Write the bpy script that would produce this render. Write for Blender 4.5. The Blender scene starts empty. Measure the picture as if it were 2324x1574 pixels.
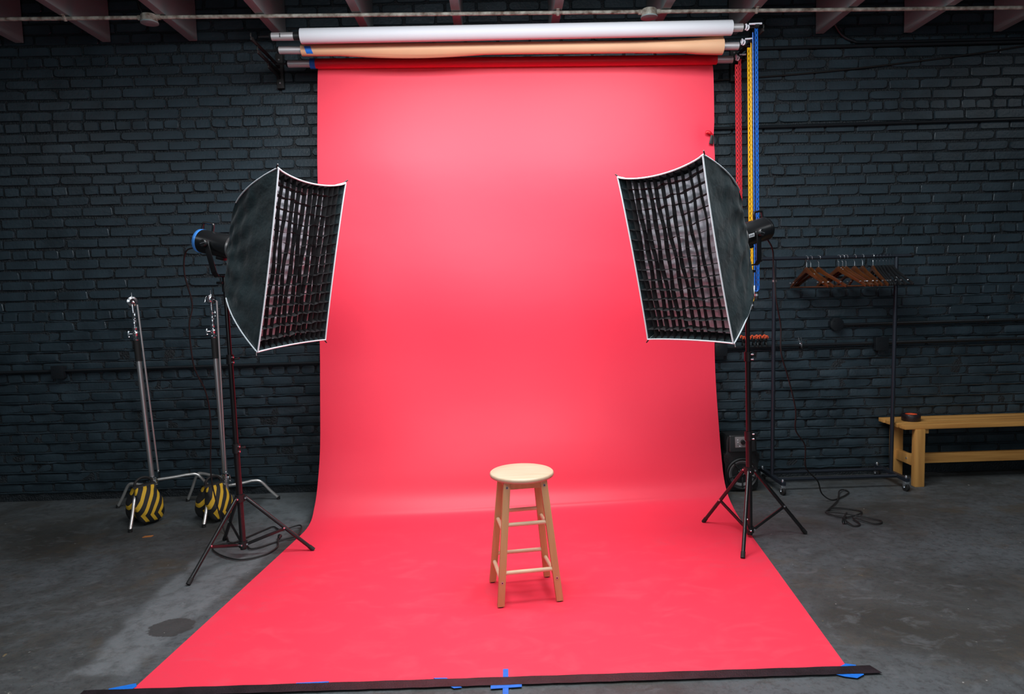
import bpy, bmesh, math, random
import numpy as np
from mathutils import Vector, Matrix

random.seed(7)
rng = np.random.default_rng(11)
sc = bpy.context.scene
COL = sc.collection

# ------------------------------------------------------------------ camera
FPX, TILT, ROLL, YAW, CAMH = 1550.0, 0.082, 0.029, 0.012, 1.46
fw = Vector((math.sin(YAW) * math.cos(TILT), math.cos(YAW) * math.cos(TILT), -math.sin(TILT)))
rt = Vector((math.cos(YAW), -math.sin(YAW), 0.0))
up = rt.cross(fw)
rt2 = rt * math.cos(ROLL) - up * math.sin(ROLL)
up2 = rt * math.sin(ROLL) + up * math.cos(ROLL)
cam_data = bpy.data.cameras.new('camera')
cam_data.sensor_width = 36.0
cam_data.lens = 36.0 * FPX / 2324.0
cam_data.clip_start = 0.05
cam_data.dof.use_dof = True
cam_data.dof.focus_distance = 3.4
cam_data.dof.aperture_fstop = 3.2
cam = bpy.data.objects.new('camera', cam_data)
M = Matrix((rt2, up2, -fw)).transposed().to_4x4()
M.translation = Vector((0, 0, CAMH))
cam.matrix_world = M
COL.objects.link(cam)
sc.camera = cam

# ------------------------------------------------------------------ world, lamps, exposure
world = bpy.data.worlds.new('world')
sc.world = world
world.use_nodes = True
bg = world.node_tree.nodes['Background']
bg.inputs[0].default_value = (0.62, 0.80, 1.0, 1)
bg.inputs[1].default_value = 0.035


def area_lamp(name, loc, sx, sy, power, color=(0.93, 0.97, 1.0)):
    d = bpy.data.lights.new(name, 'AREA')
    d.shape = 'RECTANGLE'
    d.size, d.size_y = sx, sy
    d.energy = power
    d.color = color
    o = bpy.data.objects.new(name, d)
    o.location = loc
    COL.objects.link(o)
    return o


# rows of ceiling lamps slung just under the joists, plus an upward fill
for lx in (-0.55, 0.85):
    area_lamp('ceiling_lamp', (lx, 3.50, 3.21), 1.2, 0.28, 33)
    o = area_lamp('aimed_lamp', (lx, 2.75, 3.18), 1.4, 0.5, 40)
    o.rotation_euler = (math.radians(20), 0, 0)
    o = area_lamp('joist_fill', (lx, 2.75, 3.20), 1.2, 0.4, 5)  # added upward fill that offsets the red bounce on the joists
    o.rotation_euler = (math.radians(180), 0, 0)
    area_lamp('ceiling_lamp', (lx, 0.60, 3.21), 1.2, 0.28, 26)
for lx, ly in ((-4.25, 2.35), (4.70, 3.20)):
    area_lamp('ceiling_lamp', (lx, ly, 3.21), 0.7, 1.6, 9)
# added cool frontal fill far behind the camera; no window stands there
o = area_lamp('front_fill', (0.2, -4.2, 2.35), 6.0, 1.7, 68, (0.86, 0.94, 1.0))
o.rotation_euler = (math.radians(90), 0, 0)

sc.view_settings.view_transform = 'Standard'
sc.view_settings.look = 'None'
sc.view_settings.gamma = 1.0
sc.view_settings.use_curve_mapping = False
sc.view_settings.exposure = 0.0

# ------------------------------------------------------------------ helpers
ORG = {}


def V(*a):
    return Vector(a[0]) if len(a) == 1 else Vector(a)


def frame_from(z):
    z = V(z).normalized()
    a = Vector((0, 0, 1)) if abs(z.z) < 0.95 else Vector((1, 0, 0))
    x = a.cross(z).normalized()
    return x, z.cross(x), z


def catmull(pts, n=8, closed=False):
    P = [V(p) for p in pts]
    out = []
    L = len(P)
    for i in range(L if closed else L - 1):
        p0 = P[(i - 1) % L] if (closed or i > 0) else P[0] * 2 - P[1]
        p1 = P[i]
        p2 = P[(i + 1) % L]
        p3 = P[(i + 2) % L] if (closed or i + 2 < L) else P[-1] * 2 - P[-2]
        for k in range(n):
            t = k / n
            out.append(0.5 * ((2 * p1) + (p2 - p0) * t + (2 * p0 - 5 * p1 + 4 * p2 - p3) * t * t + (3 * p1 - p0 - 3 * p2 + p3) * t ** 3))
    if not closed:
        out.append(P[-1])
    return out


class MB:
    def __init__(self):
        self.v, self.f = [], []

    def add(self, vs, fs):
        b = len(self.v)
        self.v += [tuple(p) for p in vs]
        self.f += [tuple(b + i for i in f) for f in fs]
        return self

    def box(self, c, s, R=None, taper=1.0):
        c = V(c)
        vs = []
        for dz in (-1, 1):
            k = taper if dz > 0 else 1.0
            for dx, dy in ((-1, -1), (1, -1), (1, 1), (-1, 1)):
                p = Vector((dx * s[0] / 2 * k, dy * s[1] / 2 * k, dz * s[2] / 2))
                vs.append(c + (R @ p if R else p))
        return self.add(vs, [(3, 2, 1, 0), (4, 5, 6, 7), (0, 1, 5, 4), (1, 2, 6, 5), (2, 3, 7, 6), (3, 0, 4, 7)])

    def hexa(self, bottom, top):
        return self.add(list(bottom) + list(top), [(3, 2, 1, 0), (4, 5, 6, 7), (0, 1, 5, 4), (1, 2, 6, 5), (2, 3, 7, 6), (3, 0, 4, 7)])

    def bar(self, a, b, w, h, upv=(0, 0, 1)):
        a, b = V(a), V(b)
        z = (b - a).normalized()
        x = V(upv).cross(z)
        if x.length < 1e-4:
            x = Vector((1, 0, 0)).cross(z)
        x.normalize()
        y = z.cross(x)
        def q(p):
            return [p - x * w / 2 - y * h / 2, p + x * w / 2 - y * h / 2, p + x * w / 2 + y * h / 2, p - x * w / 2 + y * h / 2]
        return self.hexa(q(a), q(b))

    def cyl(self, a, b, r, r2=None, n=14, caps=True):
        a, b = V(a), V(b)
        r2 = r if r2 is None else r2
        x, y, z = frame_from(b - a)
        vs = []
        for p, rr in ((a, r), (b, r2)):
            for k in range(n):
                t = 2 * math.pi * k / n
                vs.append(p + (x * math.cos(t) + y * math.sin(t)) * rr)
        fs = [(k, (k + 1) % n, n + (k + 1) % n, n + k) for k in range(n)]
        if caps:
            fs += [tuple(range(n - 1, -1, -1)), tuple(range(n, 2 * n))]
        return self.add(vs, fs)

    def tube(self, pts, r, n=8, closed=False, caps=True):
        P = [V(p) for p in pts]
        L = len(P)
        rs = r if hasattr(r, '__len__') else [r] * L
        tang = []
        for i in range(L):
            a = P[(i - 1) % L] if (closed or i > 0) else P[i]
            b = P[(i + 1) % L] if (closed or i < L - 1) else P[i]
            d = b - a
            tang.append(d.normalized() if d.length > 1e-9 else Vector((0, 0, 1)))
        x, y, z = frame_from(tang[0])
        vs = []
        for i in range(L):
            z = tang[i]
            x = (x - z * x.dot(z))
            if x.length < 1e-6:
                x = frame_from(z)[0]
            x.normalize()
            y = z.cross(x)
            for k in range(n):
                t = 2 * math.pi * k / n
                vs.append(P[i] + (x * math.cos(t) + y * math.sin(t)) * rs[i])
        fs = []
        for i in range(L if closed else L - 1):
            for k in range(n):
                j = (i + 1) % L
                fs.append((i * n + k, i * n + (k + 1) % n, j * n + (k + 1) % n, j * n + k))
        if caps and not closed:
            fs += [tuple(range(n - 1, -1, -1)), tuple(range((L - 1) * n, L * n))]
        return self.add(vs, fs)

    def lathe(self, prof, o, axis=(0, 0, 1), n=24, caps=True):
        o = V(o)
        x, y, z = frame_from(axis)
        vs = []
        for r, h in prof:
            for k in range(n):
                t = 2 * math.pi * k / n
                vs.append(o + z * h + (x * math.cos(t) + y * math.sin(t)) * r)
        fs = []
        L = len(prof)
        for i in range(L - 1):
            for k in range(n):
                fs.append((i * n + k, i * n + (k + 1) % n, (i + 1) * n + (k + 1) % n, (i + 1) * n + k))
        if caps:
            fs += [tuple(range(n - 1, -1, -1)), tuple(range((L - 1) * n, L * n))]
        return self.add(vs, fs)

    def torus(self, o, axis, R, r, n=28, m=8):
        x, y, z = frame_from(axis)
        o = V(o)
        return self.tube([o + (x * math.cos(2 * math.pi * k / n) + y * math.sin(2 * math.pi * k / n)) * R for k in range(n)], r, m, closed=True)

    def ball(self, o, r, n=14, m=9, s=(1, 1, 1)):
        o = V(o)
        vs, fs = [], []
        for i in range(1, m):
            a = math.pi * i / m
            for k in range(n):
                t = 2 * math.pi * k / n
                vs.append(o + Vector((math.sin(a) * math.cos(t) * r * s[0], math.sin(a) * math.sin(t) * r * s[1], math.cos(a) * r * s[2])))
        for i in range(m - 2):
            for k in range(n):
                fs.append((i * n + k, (i + 1) * n + k, (i + 1) * n + (k + 1) % n, i * n + (k + 1) % n))
        fs += [tuple(range(n)), tuple(range((m - 1) * n - 1, (m - 2) * n - 1, -1))]
        return self.add(vs, fs)

    def prism(self, pts, d):
        """polygon pts (3D, planar) pushed by vector d"""
        d = V(d)
        n = len(pts)
        vs = [V(p) for p in pts] + [V(p) + d for p in pts]
        return self.add(vs, [tuple(range(n - 1, -1, -1)), tuple(range(n, 2 * n))] + [(k, (k + 1) % n, n + (k + 1) % n, n + k) for k in range(n)])

    def grid(self, fn, nu, nv, closed_u=False):
        vs = [fn(i / nu, j / nv) for j in range(nv + 1) for i in range(nu if closed_u else nu + 1)]
        w = nu if closed_u else nu + 1
        fs = []
        for j in range(nv):
            for i in range(nu):
                i2 = (i + 1) % w if closed_u else i + 1
                fs.append((j * w + i, j * w + i2, (j + 1) * w + i2, (j + 1) * w + i))
        return self.add(vs, fs)

    def build(self, name, mat, parent=None, loc=None, bevel=0.0, smooth=True, angle=38, fix=True, tag=None, seg=2):
        base = ORG.get(parent.name, Vector()) if parent else (V(loc) if loc is not None else Vector())
        me = bpy.data.meshes.new(name)
        me.from_pydata([(p[0] - base.x, p[1] - base.y, p[2] - base.z) for p in self.v], [], self.f)
        if bevel > 0 or fix:
            bm = bmesh.new()
            bm.from_mesh(me)
            if fix:
                bmesh.ops.recalc_face_normals(bm, faces=bm.faces)
            if bevel > 0:
                ed = [e for e in bm.edges if len(e.link_faces) == 2 and e.calc_face_angle(0) > 0.6]
                bmesh.ops.bevel(bm, geom=ed, offset=bevel, segments=seg, profile=0.6, affect='EDGES', clamp_overlap=True)
            bm.to_mesh(me)
            bm.free()
        if smooth:
            me.shade_smooth()
            me.set_sharp_from_angle(angle=math.radians(angle))
        o = bpy.data.objects.new(name, me)
        COL.objects.link(o)
        if mat:
            me.materials.append(mat)
        if parent:
            o.parent = parent
        else:
            o.location = base
        ORG[o.name] = base.copy()
        if tag:
            set_tag(o, *tag)
        return o


def set_tag(o, label, cat, group=None):
    o['label'] = label
    o['category'] = cat
    if group:
        o['group'] = group
    return o


def thing(name, label, cat, loc=(0, 0, 0), group=None):
    o = bpy.data.objects.new(name, None)
    o.empty_display_size = 0.05
    COL.objects.link(o)
    o.location = loc
    ORG[o.name] = V(loc)
    return set_tag(o, label, cat, group)


def copy_tree(o, parent=None):
    c = o.copy()
    COL.objects.link(c)
    c.parent = parent
    for ch in list(o.children):
        copy_tree(ch, c)
    return c


# ------------------------------------------------------------------ materials
MATS = {}


def mat(name, color, rough=0.5, metal=0.0, spec=0.5, var=None, bump=None, coat=0.0, emit=None, stretch=None, sheen=0.0):
    m = bpy.data.materials.new(name)
    m.use_nodes = True
    nt = m.node_tree
    N, L = nt.nodes, nt.links
    p = N['Principled BSDF']
    p.inputs['Base Color'].default_value = (*color, 1)
    p.inputs['Roughness'].default_value = rough
    p.inputs['Metallic'].default_value = metal
    p.inputs['Specular IOR Level'].default_value = spec
    p.inputs['Coat Weight'].default_value = coat
    p.inputs['Sheen Weight'].default_value = sheen
    if emit:
        p.inputs['Emission Color'].default_value = (*emit[0], 1)
        p.inputs['Emission Strength'].default_value = emit[1]
    if var or bump:
        tc = N.new('ShaderNodeTexCoord')
        mp = N.new('ShaderNodeMapping')
        L.new(tc.outputs['Object'], mp.inputs['Vector'])
        if stretch:
            mp.inputs['Scale'].default_value = stretch
    if var:
        nz = N.new('ShaderNodeTexNoise')
        nz.inputs['Scale'].default_value = var[0]
        nz.inputs['Detail'].default_value = 6
        L.new(mp.outputs[0], nz.inputs['Vector'])
        rp = N.new('ShaderNodeValToRGB')
        rp.color_ramp.elements[0].position = 0.3
        rp.color_ramp.elements[1].position = 0.7
        c2 = var[1] if hasattr(var[1], '__len__') else tuple(min(1, c * (1 + var[1])) for c in color)
        c1 = color if hasattr(var[1], '__len__') else tuple(c * (1 - var[1]) for c in color)
        rp.color_ramp.elements[0].color = (*c1, 1)
        rp.color_ramp.elements[1].color = (*c2, 1)
        L.new(nz.outputs['Fac'], rp.inputs[0])
        L.new(rp.outputs[0], p.inputs['Base Color'])
    if bump:
        nb = N.new('ShaderNodeTexNoise')
        nb.inputs['Scale'].default_value = bump[0]
        nb.inputs['Detail'].default_value = 5
        L.new(mp.outputs[0], nb.inputs['Vector'])
        b = N.new('ShaderNodeBump')
        b.inputs['Strength'].default_value = bump[1]
        b.inputs['Distance'].default_value = bump[2] if len(bump) > 2 else 0.01
        L.new(nb.outputs['Fac'], b.inputs['Height'])
        L.new(b.outputs[0], p.inputs['Normal'])
    MATS[name] = m
    return m


paint = mat('wall_paint', (0.023, 0.039, 0.050), 0.40, var=(5.0, 0.30), bump=(55, 0.40, 0.005))
mortar_m = mat('mortar_paint', (0.009, 0.014, 0.018), 0.6, var=(9.0, 0.4), bump=(90, 1.0, 0.010))
black_deck = mat('black_deck', (0.006, 0.007, 0.009), 0.8, var=(2, 0.4))
joist_m = mat('joist_paint', (0.32, 0.39, 0.40), 0.75, var=(3.0, 0.18), bump=(40, 0.2), stretch=(1, 0.15, 1))
pipe_m = mat('peeling_paint', (0.62, 0.60, 0.52), 0.6, var=(26, (0.16, 0.11, 0.08)), bump=(60, 0.5))
conduit_m = mat('conduit_black', (0.010, 0.013, 0.016), 0.35, bump=(30, 0.1))
black_metal = mat('black_metal', (0.008, 0.008, 0.009), 0.28, spec=0.6, bump=(20, 0.008))
black_plastic = mat('black_plastic', (0.010, 0.011, 0.012), 0.42, bump=(120, 0.08))
black_gloss = mat('black_gloss', (0.006, 0.007, 0.008), 0.30, spec=1.0, bump=(8, 0.01))
black_rubber = mat('black_rubber', (0.008, 0.008, 0.008), 0.7, bump=(50, 0.1))
navy_steel = mat('rack_steel', (0.030, 0.037, 0.050), 0.34, metal=0.5, bump=(20, 0.008))
chrome = mat('chrome', (0.75, 0.77, 0.80), 0.14, metal=1.0, bump=(30, 0.03))
steel = mat('brushed_steel', (0.62, 0.61, 0.61), 0.36, metal=0.9, bump=(200, 0.05), stretch=(1, 1, 0.05))
leg_steel = mat('leg_steel', (0.72, 0.70, 0.67), 0.30, metal=0.8, bump=(60, 0.04))
alu = mat('aluminium_tube', (0.78, 0.77, 0.78), 0.42, metal=0.75, bump=(200, 0.04), stretch=(0.05, 1, 1))
zinc = mat('zinc', (0.70, 0.74, 0.78), 0.25, metal=0.9, bump=(60, 0.05))
white_plastic = mat('white_plastic', (0.72, 0.74, 0.80), 0.4, bump=(60, 0.04))
white_paper = mat('white_paper', (0.66, 0.67, 0.71), 0.6, var=(2, 0.02))
tan_paper = mat('tan_paper', (0.68, 0.40, 0.23), 0.6, var=(3, 0.04))
blue_tape_m = mat('blue_tape', (0.006, 0.16, 0.66), 0.5, var=(40, 0.12), bump=(200, 0.1))
black_tape_m = mat('black_tape', (0.014, 0.009, 0.012), 0.42, var=(14, 0.5), bump=(160, 0.35, 0.004))
nylon = mat('softbox_nylon', (0.010, 0.025, 0.029), 0.40, spec=0.6, sheen=0.1, var=(7, 0.25), bump=(8, 0.6, 0.03))
piping_m = mat('white_piping', (0.72, 0.78, 0.82), 0.5, bump=(150, 0.1))
grid_m = mat('grid_fabric', (0.006, 0.006, 0.007), 0.6, bump=(120, 0.1))
diff_m = mat('diffuser_fabric', (0.80, 0.82, 0.90), 0.5, var=(4, 0.05), bump=(6, 0.4, 0.03))
stool_light = mat('stool_seat_wood', (0.66, 0.51, 0.36), 0.42, var=(5, (0.60, 0.42, 0.27)), bump=(60, 0.05), stretch=(1, 9, 1))
stool_wood = mat('stool_leg_wood', (0.66, 0.40, 0.19), 0.45, var=(5, (0.58, 0.33, 0.14)), bump=(60, 0.05), stretch=(8, 8, 0.6))
rung_wood = mat('stool_rung_wood', (0.78, 0.58, 0.38), 0.45, var=(10, 0.08), bump=(60, 0.05))
bench_wood = mat('bench_wood', (0.70, 0.37, 0.105), 0.42, var=(4, (0.44, 0.20, 0.05)), bump=(50, 0.06), stretch=(0.5, 9, 9))
bench_leg_wood = mat('bench_leg_wood', (0.66, 0.34, 0.095), 0.45, var=(4, (0.46, 0.22, 0.06)), bump=(50, 0.06), stretch=(9, 9, 0.5))
hanger_wood = mat('hanger_wood', (0.085, 0.028, 0.008), 0.22, coat=0.6, var=(8, (0.045, 0.014, 0.005)), bump=(40, 0.02))
chain_red = mat('chain_red', (0.72, 0.035, 0.05), 0.45, bump=(60, 0.05))
chain_yellow = mat('chain_yellow', (0.88, 0.50, 0.01), 0.45, bump=(60, 0.05))
chain_blue = mat('chain_blue', (0.008, 0.13, 0.55), 0.45, bump=(60, 0.05))
orange_m = mat('orange_tip', (0.85, 0.12, 0.04), 0.45, bump=(60, 0.05))
red_tip = mat('red_tip', (0.62, 0.008, 0.02), 0.45, bump=(60, 0.05))
cone_m = mat('speaker_cone', (0.11, 0.11, 0.112), 0.55, bump=(60, 0.1))
panel_m = mat('control_panel', (0.17, 0.16, 0.16), 0.35, bump=(60, 0.05))
sticker_m = mat('sticker_white', (0.75, 0.78, 0.82), 0.5, bump=(60, 0.03))
ink_m = mat('ink', (0.03, 0.03, 0.04), 0.6, bump=(60, 0.03))
display_m = mat('display_blue', (0.05, 0.2, 0.55), 0.2, emit=((0.08, 0.35, 1.0), 0.10), bump=(20, 0.02))
scrap_m = mat('orange_scrap', (0.60, 0.22, 0.06), 0.6, bump=(60, 0.05))
amber_m = mat('amber_red_grip', (0.30, 0.02, 0.03), 0.3, bump=(60, 0.05))


def paper_red():
    m = mat('red_paper', (0.87, 0.040, 0.082), 0.50, spec=0.5)
    nt = m.node_tree
    N, L = nt.nodes, nt.links
    p = N['Principled BSDF']
    geo = N.new('ShaderNodeNewGeometry')
    # scuffs left by shoes on the part that lies on the floor
    mp = N.new('ShaderNodeMapping')
    mp.inputs['Scale'].default_value = (2.2, 4.0, 2.0)
    L.new(geo.outputs['Position'], mp.inputs['Vector'])
    n1 = N.new('ShaderNodeTexNoise')
    n1.inputs['Scale'].default_value = 2.1
    n1.inputs['Detail'].default_value = 9
    n1.inputs['Roughness'].default_value = 0.68
    n1.inputs['Distortion'].default_value = 0.8
    L.new(mp.outputs[0], n1.inputs['Vector'])
    r1 = N.new('ShaderNodeValToRGB')
    r1.color_ramp.elements[0].position = 0.50
    r1.color_ramp.elements[0].color = (0, 0, 0, 1)
    r1.color_ramp.elements[1].position = 0.74
    r1.color_ramp.elements[1].color = (1, 1, 1, 1)
    L.new(n1.outputs['Fac'], r1.inputs[0])
    sep = N.new('ShaderNodeSeparateXYZ')
    L.new(geo.outputs['Position'], sep.inputs[0])
    mr = N.new('ShaderNodeMapRange')
    mr.inputs[1].default_value = 4.3
    mr.inputs[2].default_value = 3.6
    mr.inputs[3].default_value = 0.0
    mr.inputs[4].default_value = 0.55
    L.new(sep.outputs[1], mr.inputs[0])
    mu = N.new('ShaderNodeMath')
    mu.operation = 'MULTIPLY'
    L.new(r1.outputs[0], mu.inputs[0])
    L.new(mr.outputs[0], mu.inputs[1])
    mx = N.new('ShaderNodeMix')
    mx.data_type = 'RGBA'
    mx.inputs[6].default_value = (0.87, 0.040, 0.082, 1)
    mx.inputs[7].default_value = (0.72, 0.085, 0.125, 1)
    L.new(mu.outputs[0], mx.inputs[0])
    L.new(mx.outputs[2], p.inputs['Base Color'])
    n2 = N.new('ShaderNodeTexNoise')
    n2.inputs['Scale'].default_value = 3.0
    n2.inputs['Detail'].default_value = 3
    L.new(geo.outputs['Position'], n2.inputs['Vector'])
    b = N.new('ShaderNodeBump')
    b.inputs['Strength'].default_value = 0.10
    b.inputs['Distance'].default_value = 0.02
    L.new(n2.outputs['Fac'], b.inputs['Height'])
    L.new(b.outputs[0], p.inputs['Normal'])
    return m


red_paper = paper_red()
red_roll_m = mat('red_roll_paper', (0.72, 0.006, 0.028), 0.45, bump=(3, 0.02))


def sandbag_mat():
    m = mat('sandbag_stripes', (0.012, 0.012, 0.013), 0.75, bump=(180, 0.3, 0.004))
    nt = m.node_tree
    N, L = nt.nodes, nt.links
    p = N['Principled BSDF']
    tc = N.new('ShaderNodeTexCoord')
    sep = N.new('ShaderNodeSeparateXYZ')
    L.new(tc.outputs['Object'], sep.inputs[0])

    def math_(op, a, b=None):
        n = N.new('ShaderNodeMath')
        n.operation = op
        for i, s in enumerate((a, b)):
            if s is None:
                continue
            if isinstance(s, (int, float)):
                n.inputs[i].default_value = s
            else:
                L.new(s, n.inputs[i])
        return n.outputs[0]
    # chevron: fold about a height on the pouch
    fold = math_('ABSOLUTE', math_('SUBTRACT', sep.outputs[2], 0.075))
    c = math_('ADD', sep.outputs[1], math_('MULTIPLY', fold, -0.62))
    c = math_('ADD', c, math_('MULTIPLY', math_('ABSOLUTE', sep.outputs[0]), 0.10))
    fr = math_('FRACT', math_('ADD', math_('DIVIDE', c, 0.052), 10.28))
    st = math_('LESS_THAN', fr, 0.44)
    rim = math_('GREATER_THAN', sep.outputs[2], 0.028)
    st = math_('MULTIPLY', st, rim)
    mx = N.new('ShaderNodeMix')
    mx.data_type = 'RGBA'
    mx.inputs[6].default_value = (0.012, 0.012, 0.013, 1)
    mx.inputs[7].default_value = (0.72, 0.43, 0.025, 1)
    L.new(st, mx.inputs[0])
    L.new(mx.outputs[2], p.inputs['Base Color'])
    return m


bag_m = sandbag_mat()


def floor_mat():
    m = bpy.data.materials.new('concrete_floor')
    m.use_nodes = True
    nt = m.node_tree
    N, L = nt.nodes, nt.links
    p = N['Principled BSDF']
    geo = N.new('ShaderNodeNewGeometry')
    pos = geo.outputs['Position']
    sep = N.new('ShaderNodeSeparateXYZ')
    L.new(pos, sep.inputs[0])

    def noise(scale, detail=6, rough=0.6, dist=0.0, vec=None, sc_=(1, 1, 1)):
        mp = N.new('ShaderNodeMapping')
        mp.inputs['Scale'].default_value = sc_
        L.new(pos, mp.inputs['Vector'])
        n = N.new('ShaderNodeTexNoise')
        n.inputs['Scale'].default_value = scale
        n.inputs['Detail'].default_value = detail
        n.inputs['Roughness'].default_value = rough
        n.inputs['Distortion'].default_value = dist
        L.new(mp.outputs[0], n.inputs['Vector'])
        return n.outputs['Fac']

    def ramp(f, a, b):
        r = N.new('ShaderNodeMapRange')
        r.interpolation_type = 'SMOOTHSTEP'
        r.inputs[1].default_value = a
        r.inputs[2].default_value = b
        L.new(f, r.inputs[0])
        return r.outputs[0]

    def math_(op, a, b=None):
        n = N.new('ShaderNodeMath')
        n.operation = op
        for i, s in enumerate((a, b)):
            if s is None:
                continue
            if isinstance(s, (int, float)):
                n.inputs[i].default_value = s
            else:
                L.new(s, n.inputs[i])
        return n.outputs[0]

    def mix(f, a, b):
        n = N.new('ShaderNodeMix')
        n.data_type = 'RGBA'
        for i, s in ((6, a), (7, b)):
            if isinstance(s, tuple):
                n.inputs[i].default_value = (*s, 1)
            else:
                L.new(s, n.inputs[i])
        if isinstance(f, float):
            n.inputs[0].default_value = f
        else:
            L.new(f, n.inputs[0])
        return n.outputs[2]
    col = mix(ramp(noise(1.3, 8, 0.65, 0.6), 0.32, 0.68), (0.040, 0.039, 0.034), (0.088, 0.102, 0.110))
    # fine grain of pitted concrete
    col = mix(math_('MULTIPLY', ramp(noise(24, 9, 0.85), 0.48, 0.60), 0.7), col, (0.032, 0.034, 0.036))
    col = mix(math_('MULTIPLY', ramp(noise(7, 8, 0.75, 0.6, sc_=(1, 1.5, 1)), 0.52, 0.66), 0.5), col, (0.115, 0.126, 0.132))
    # brownish stains
    col = mix(math_('MULTIPLY', ramp(noise(2.3, 7, 0.7, 0.3), 0.52, 0.70), 0.75), col, (0.070, 0.058, 0.042))
    # paler painted lane left of the paper, with a ragged edge
    wob = math_('MULTIPLY', math_('SUBTRACT', noise(3.0, 8, 0.7), 0.5), 0.32)
    xx = math_('ADD', sep.outputs[0], wob)
    lane = math_('MULTIPLY', ramp(xx, -1.79, -1.72), ramp(math_('MULTIPLY', sep.outputs[0], -1.0), 0.9, 1.0))
    lane = math_('MULTIPLY', lane, ramp(math_('ADD', sep.outputs[1], wob), 2.58, 2.64))
    lane = math_('MULTIPLY', lane, math_('ADD', 0.35, math_('MULTIPLY', ramp(noise(11, 8, 0.75, 0.3), 0.36, 0.56), 0.65)))
    lane = math_('MULTIPLY', lane, ramp(math_('ADD', math_('ADD', sep.outputs[0], math_('MULTIPLY', sep.outputs[1], -0.1)), math_('MULTIPLY', wob, 0.4)), -1.735, -1.80))
    col = mix(math_('MULTIPLY', lane, 0.66), col, (0.165, 0.186, 0.196))
    # dark strip along the paper edge where old tape sat
    # oval stain
    dx = math_('DIVIDE', math_('SUBTRACT', math_('ADD', sep.outputs[0], math_('MULTIPLY', wob, 0.35)), -1.53), 0.105)
    dy = math_('DIVIDE', math_('SUBTRACT', math_('ADD', sep.outputs[1], math_('MULTIPLY', wob, 0.2)), 2.972), 0.085)
    rr = math_('ADD', math_('ADD', math_('MULTIPLY', dx, dx), math_('MULTIPLY', dy, dy)), math_('MULTIPLY', math_('SUBTRACT', noise(16, 6, 0.7), 0.5), 1.6))
    col = mix(math_('MULTIPLY', ramp(rr, 1.1, 0.85), 0.85), col, (0.036, 0.034, 0.033))
    # white paint flakes in the left corner and specks
    fl = ramp(noise(7, 9, 0.75, 0.5), 0.56, 0.62)
    cor = math_('MULTIPLY', ramp(sep.outputs[0], -1.80, -1.98), ramp(sep.outputs[1], 2.70, 2.58))
    col = mix(math_('MULTIPLY', fl, cor), col, (0.44, 0.42, 0.34))
    sp = ramp(noise(33, 2, 0.5), 0.745, 0.775)
    col = mix(math_('MULTIPLY', sp, 0.6), col, (0.42, 0.42, 0.40))
    dots = ramp(noise(21, 3, 0.5, 0.2), 0.73, 0.78)
    col = mix(math_('MULTIPLY', dots, 0.5), col, (0.30, 0.22, 0.09))
    L.new(col, p.inputs['Base Color'])
    rg = ramp(noise(2.0, 6), 0.3, 0.7)
    mr = N.new('ShaderNodeMapRange')
    mr.inputs[3].default_value = 0.48
    mr.inputs[4].default_value = 0.68
    L.new(rg, mr.inputs[0])
    L.new(mr.outputs[0], p.inputs['Roughness'])
    b = N.new('ShaderNodeBump')
    b.inputs['Strength'].default_value = 0.35
    b.inputs['Distance'].default_value = 0.008
    L.new(noise(38, 6, 0.7), b.inputs['Height'])
    L.new(b.outputs[0], p.inputs['Normal'])
    return m


floor_m = floor_mat()

# ------------------------------------------------------------------ the room
YW = 5.036


def structure(o):
    o['kind'] = 'structure'
    return o


XE = 6.2
fl = MB()
fl.box((0, 1.3, -0.05), (2 * XE, 7.8, 0.10))
structure(fl.build('floor', floor_m, smooth=False))

# ceiling: black deck with painted joists running towards the brick wall
SLOPE = -0.0125


def zc(x):
    return 3.253 + SLOPE * x


JH = 0.30
ce = MB()
ce.hexa([(-XE, -2.4, zc(-XE) + JH), (XE, -2.4, zc(XE) + JH), (XE, 5.1, zc(XE) + JH), (-XE, 5.1, zc(-XE) + JH)],
        [(-XE, -2.4, zc(-XE) + JH + .06), (XE, -2.4, zc(XE) + JH + .06), (XE, 5.1, zc(XE) + JH + .06), (-XE, 5.1, zc(-XE) + JH + .06)])
ceiling = structure(ce.build('ceiling', black_deck, smooth=False))
for jx in (-5.17, -4.56, -3.95, -3.338, -2.731, -2.124, -1.497, -0.88, -0.245, 0.411, 1.11, 1.695, 2.32, 2.954, 3.60, 4.22, 4.84, 5.45):
    mb = MB().box((jx, 1.32, zc(jx) + JH / 2), (0.056, 7.38, JH + 0.002))
    mb.build('joist', joist_m, ceiling, bevel=0.003)

# brick wall ---------------------------------------------------------------
BX, BZ, JT = 0.2255, 0.0747, 0.012
HEAD0 = 2.72                      # z of one header course
ZTOP = 3.62


def vnoise(x, z, cell, seed):
    r = np.random.default_rng(seed)
    n = r.random((260, 140))
    fx, fz = (x + 7) / cell, (z + 1) / cell
    ix, iz = np.floor(fx).astype(int), np.floor(fz).astype(int)
    tx, tz = fx - ix, fz - iz
    tx, tz = tx * tx * (3 - 2 * tx), tz * tz * (3 - 2 * tz)
    ix, iz = ix % 259, iz % 139
    return (n[ix, iz] * (1 - tx) + n[ix + 1, iz] * tx) * (1 - tz) + (n[ix, iz + 1] * (1 - tx) + n[ix + 1, iz + 1] * tx) * tz


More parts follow.
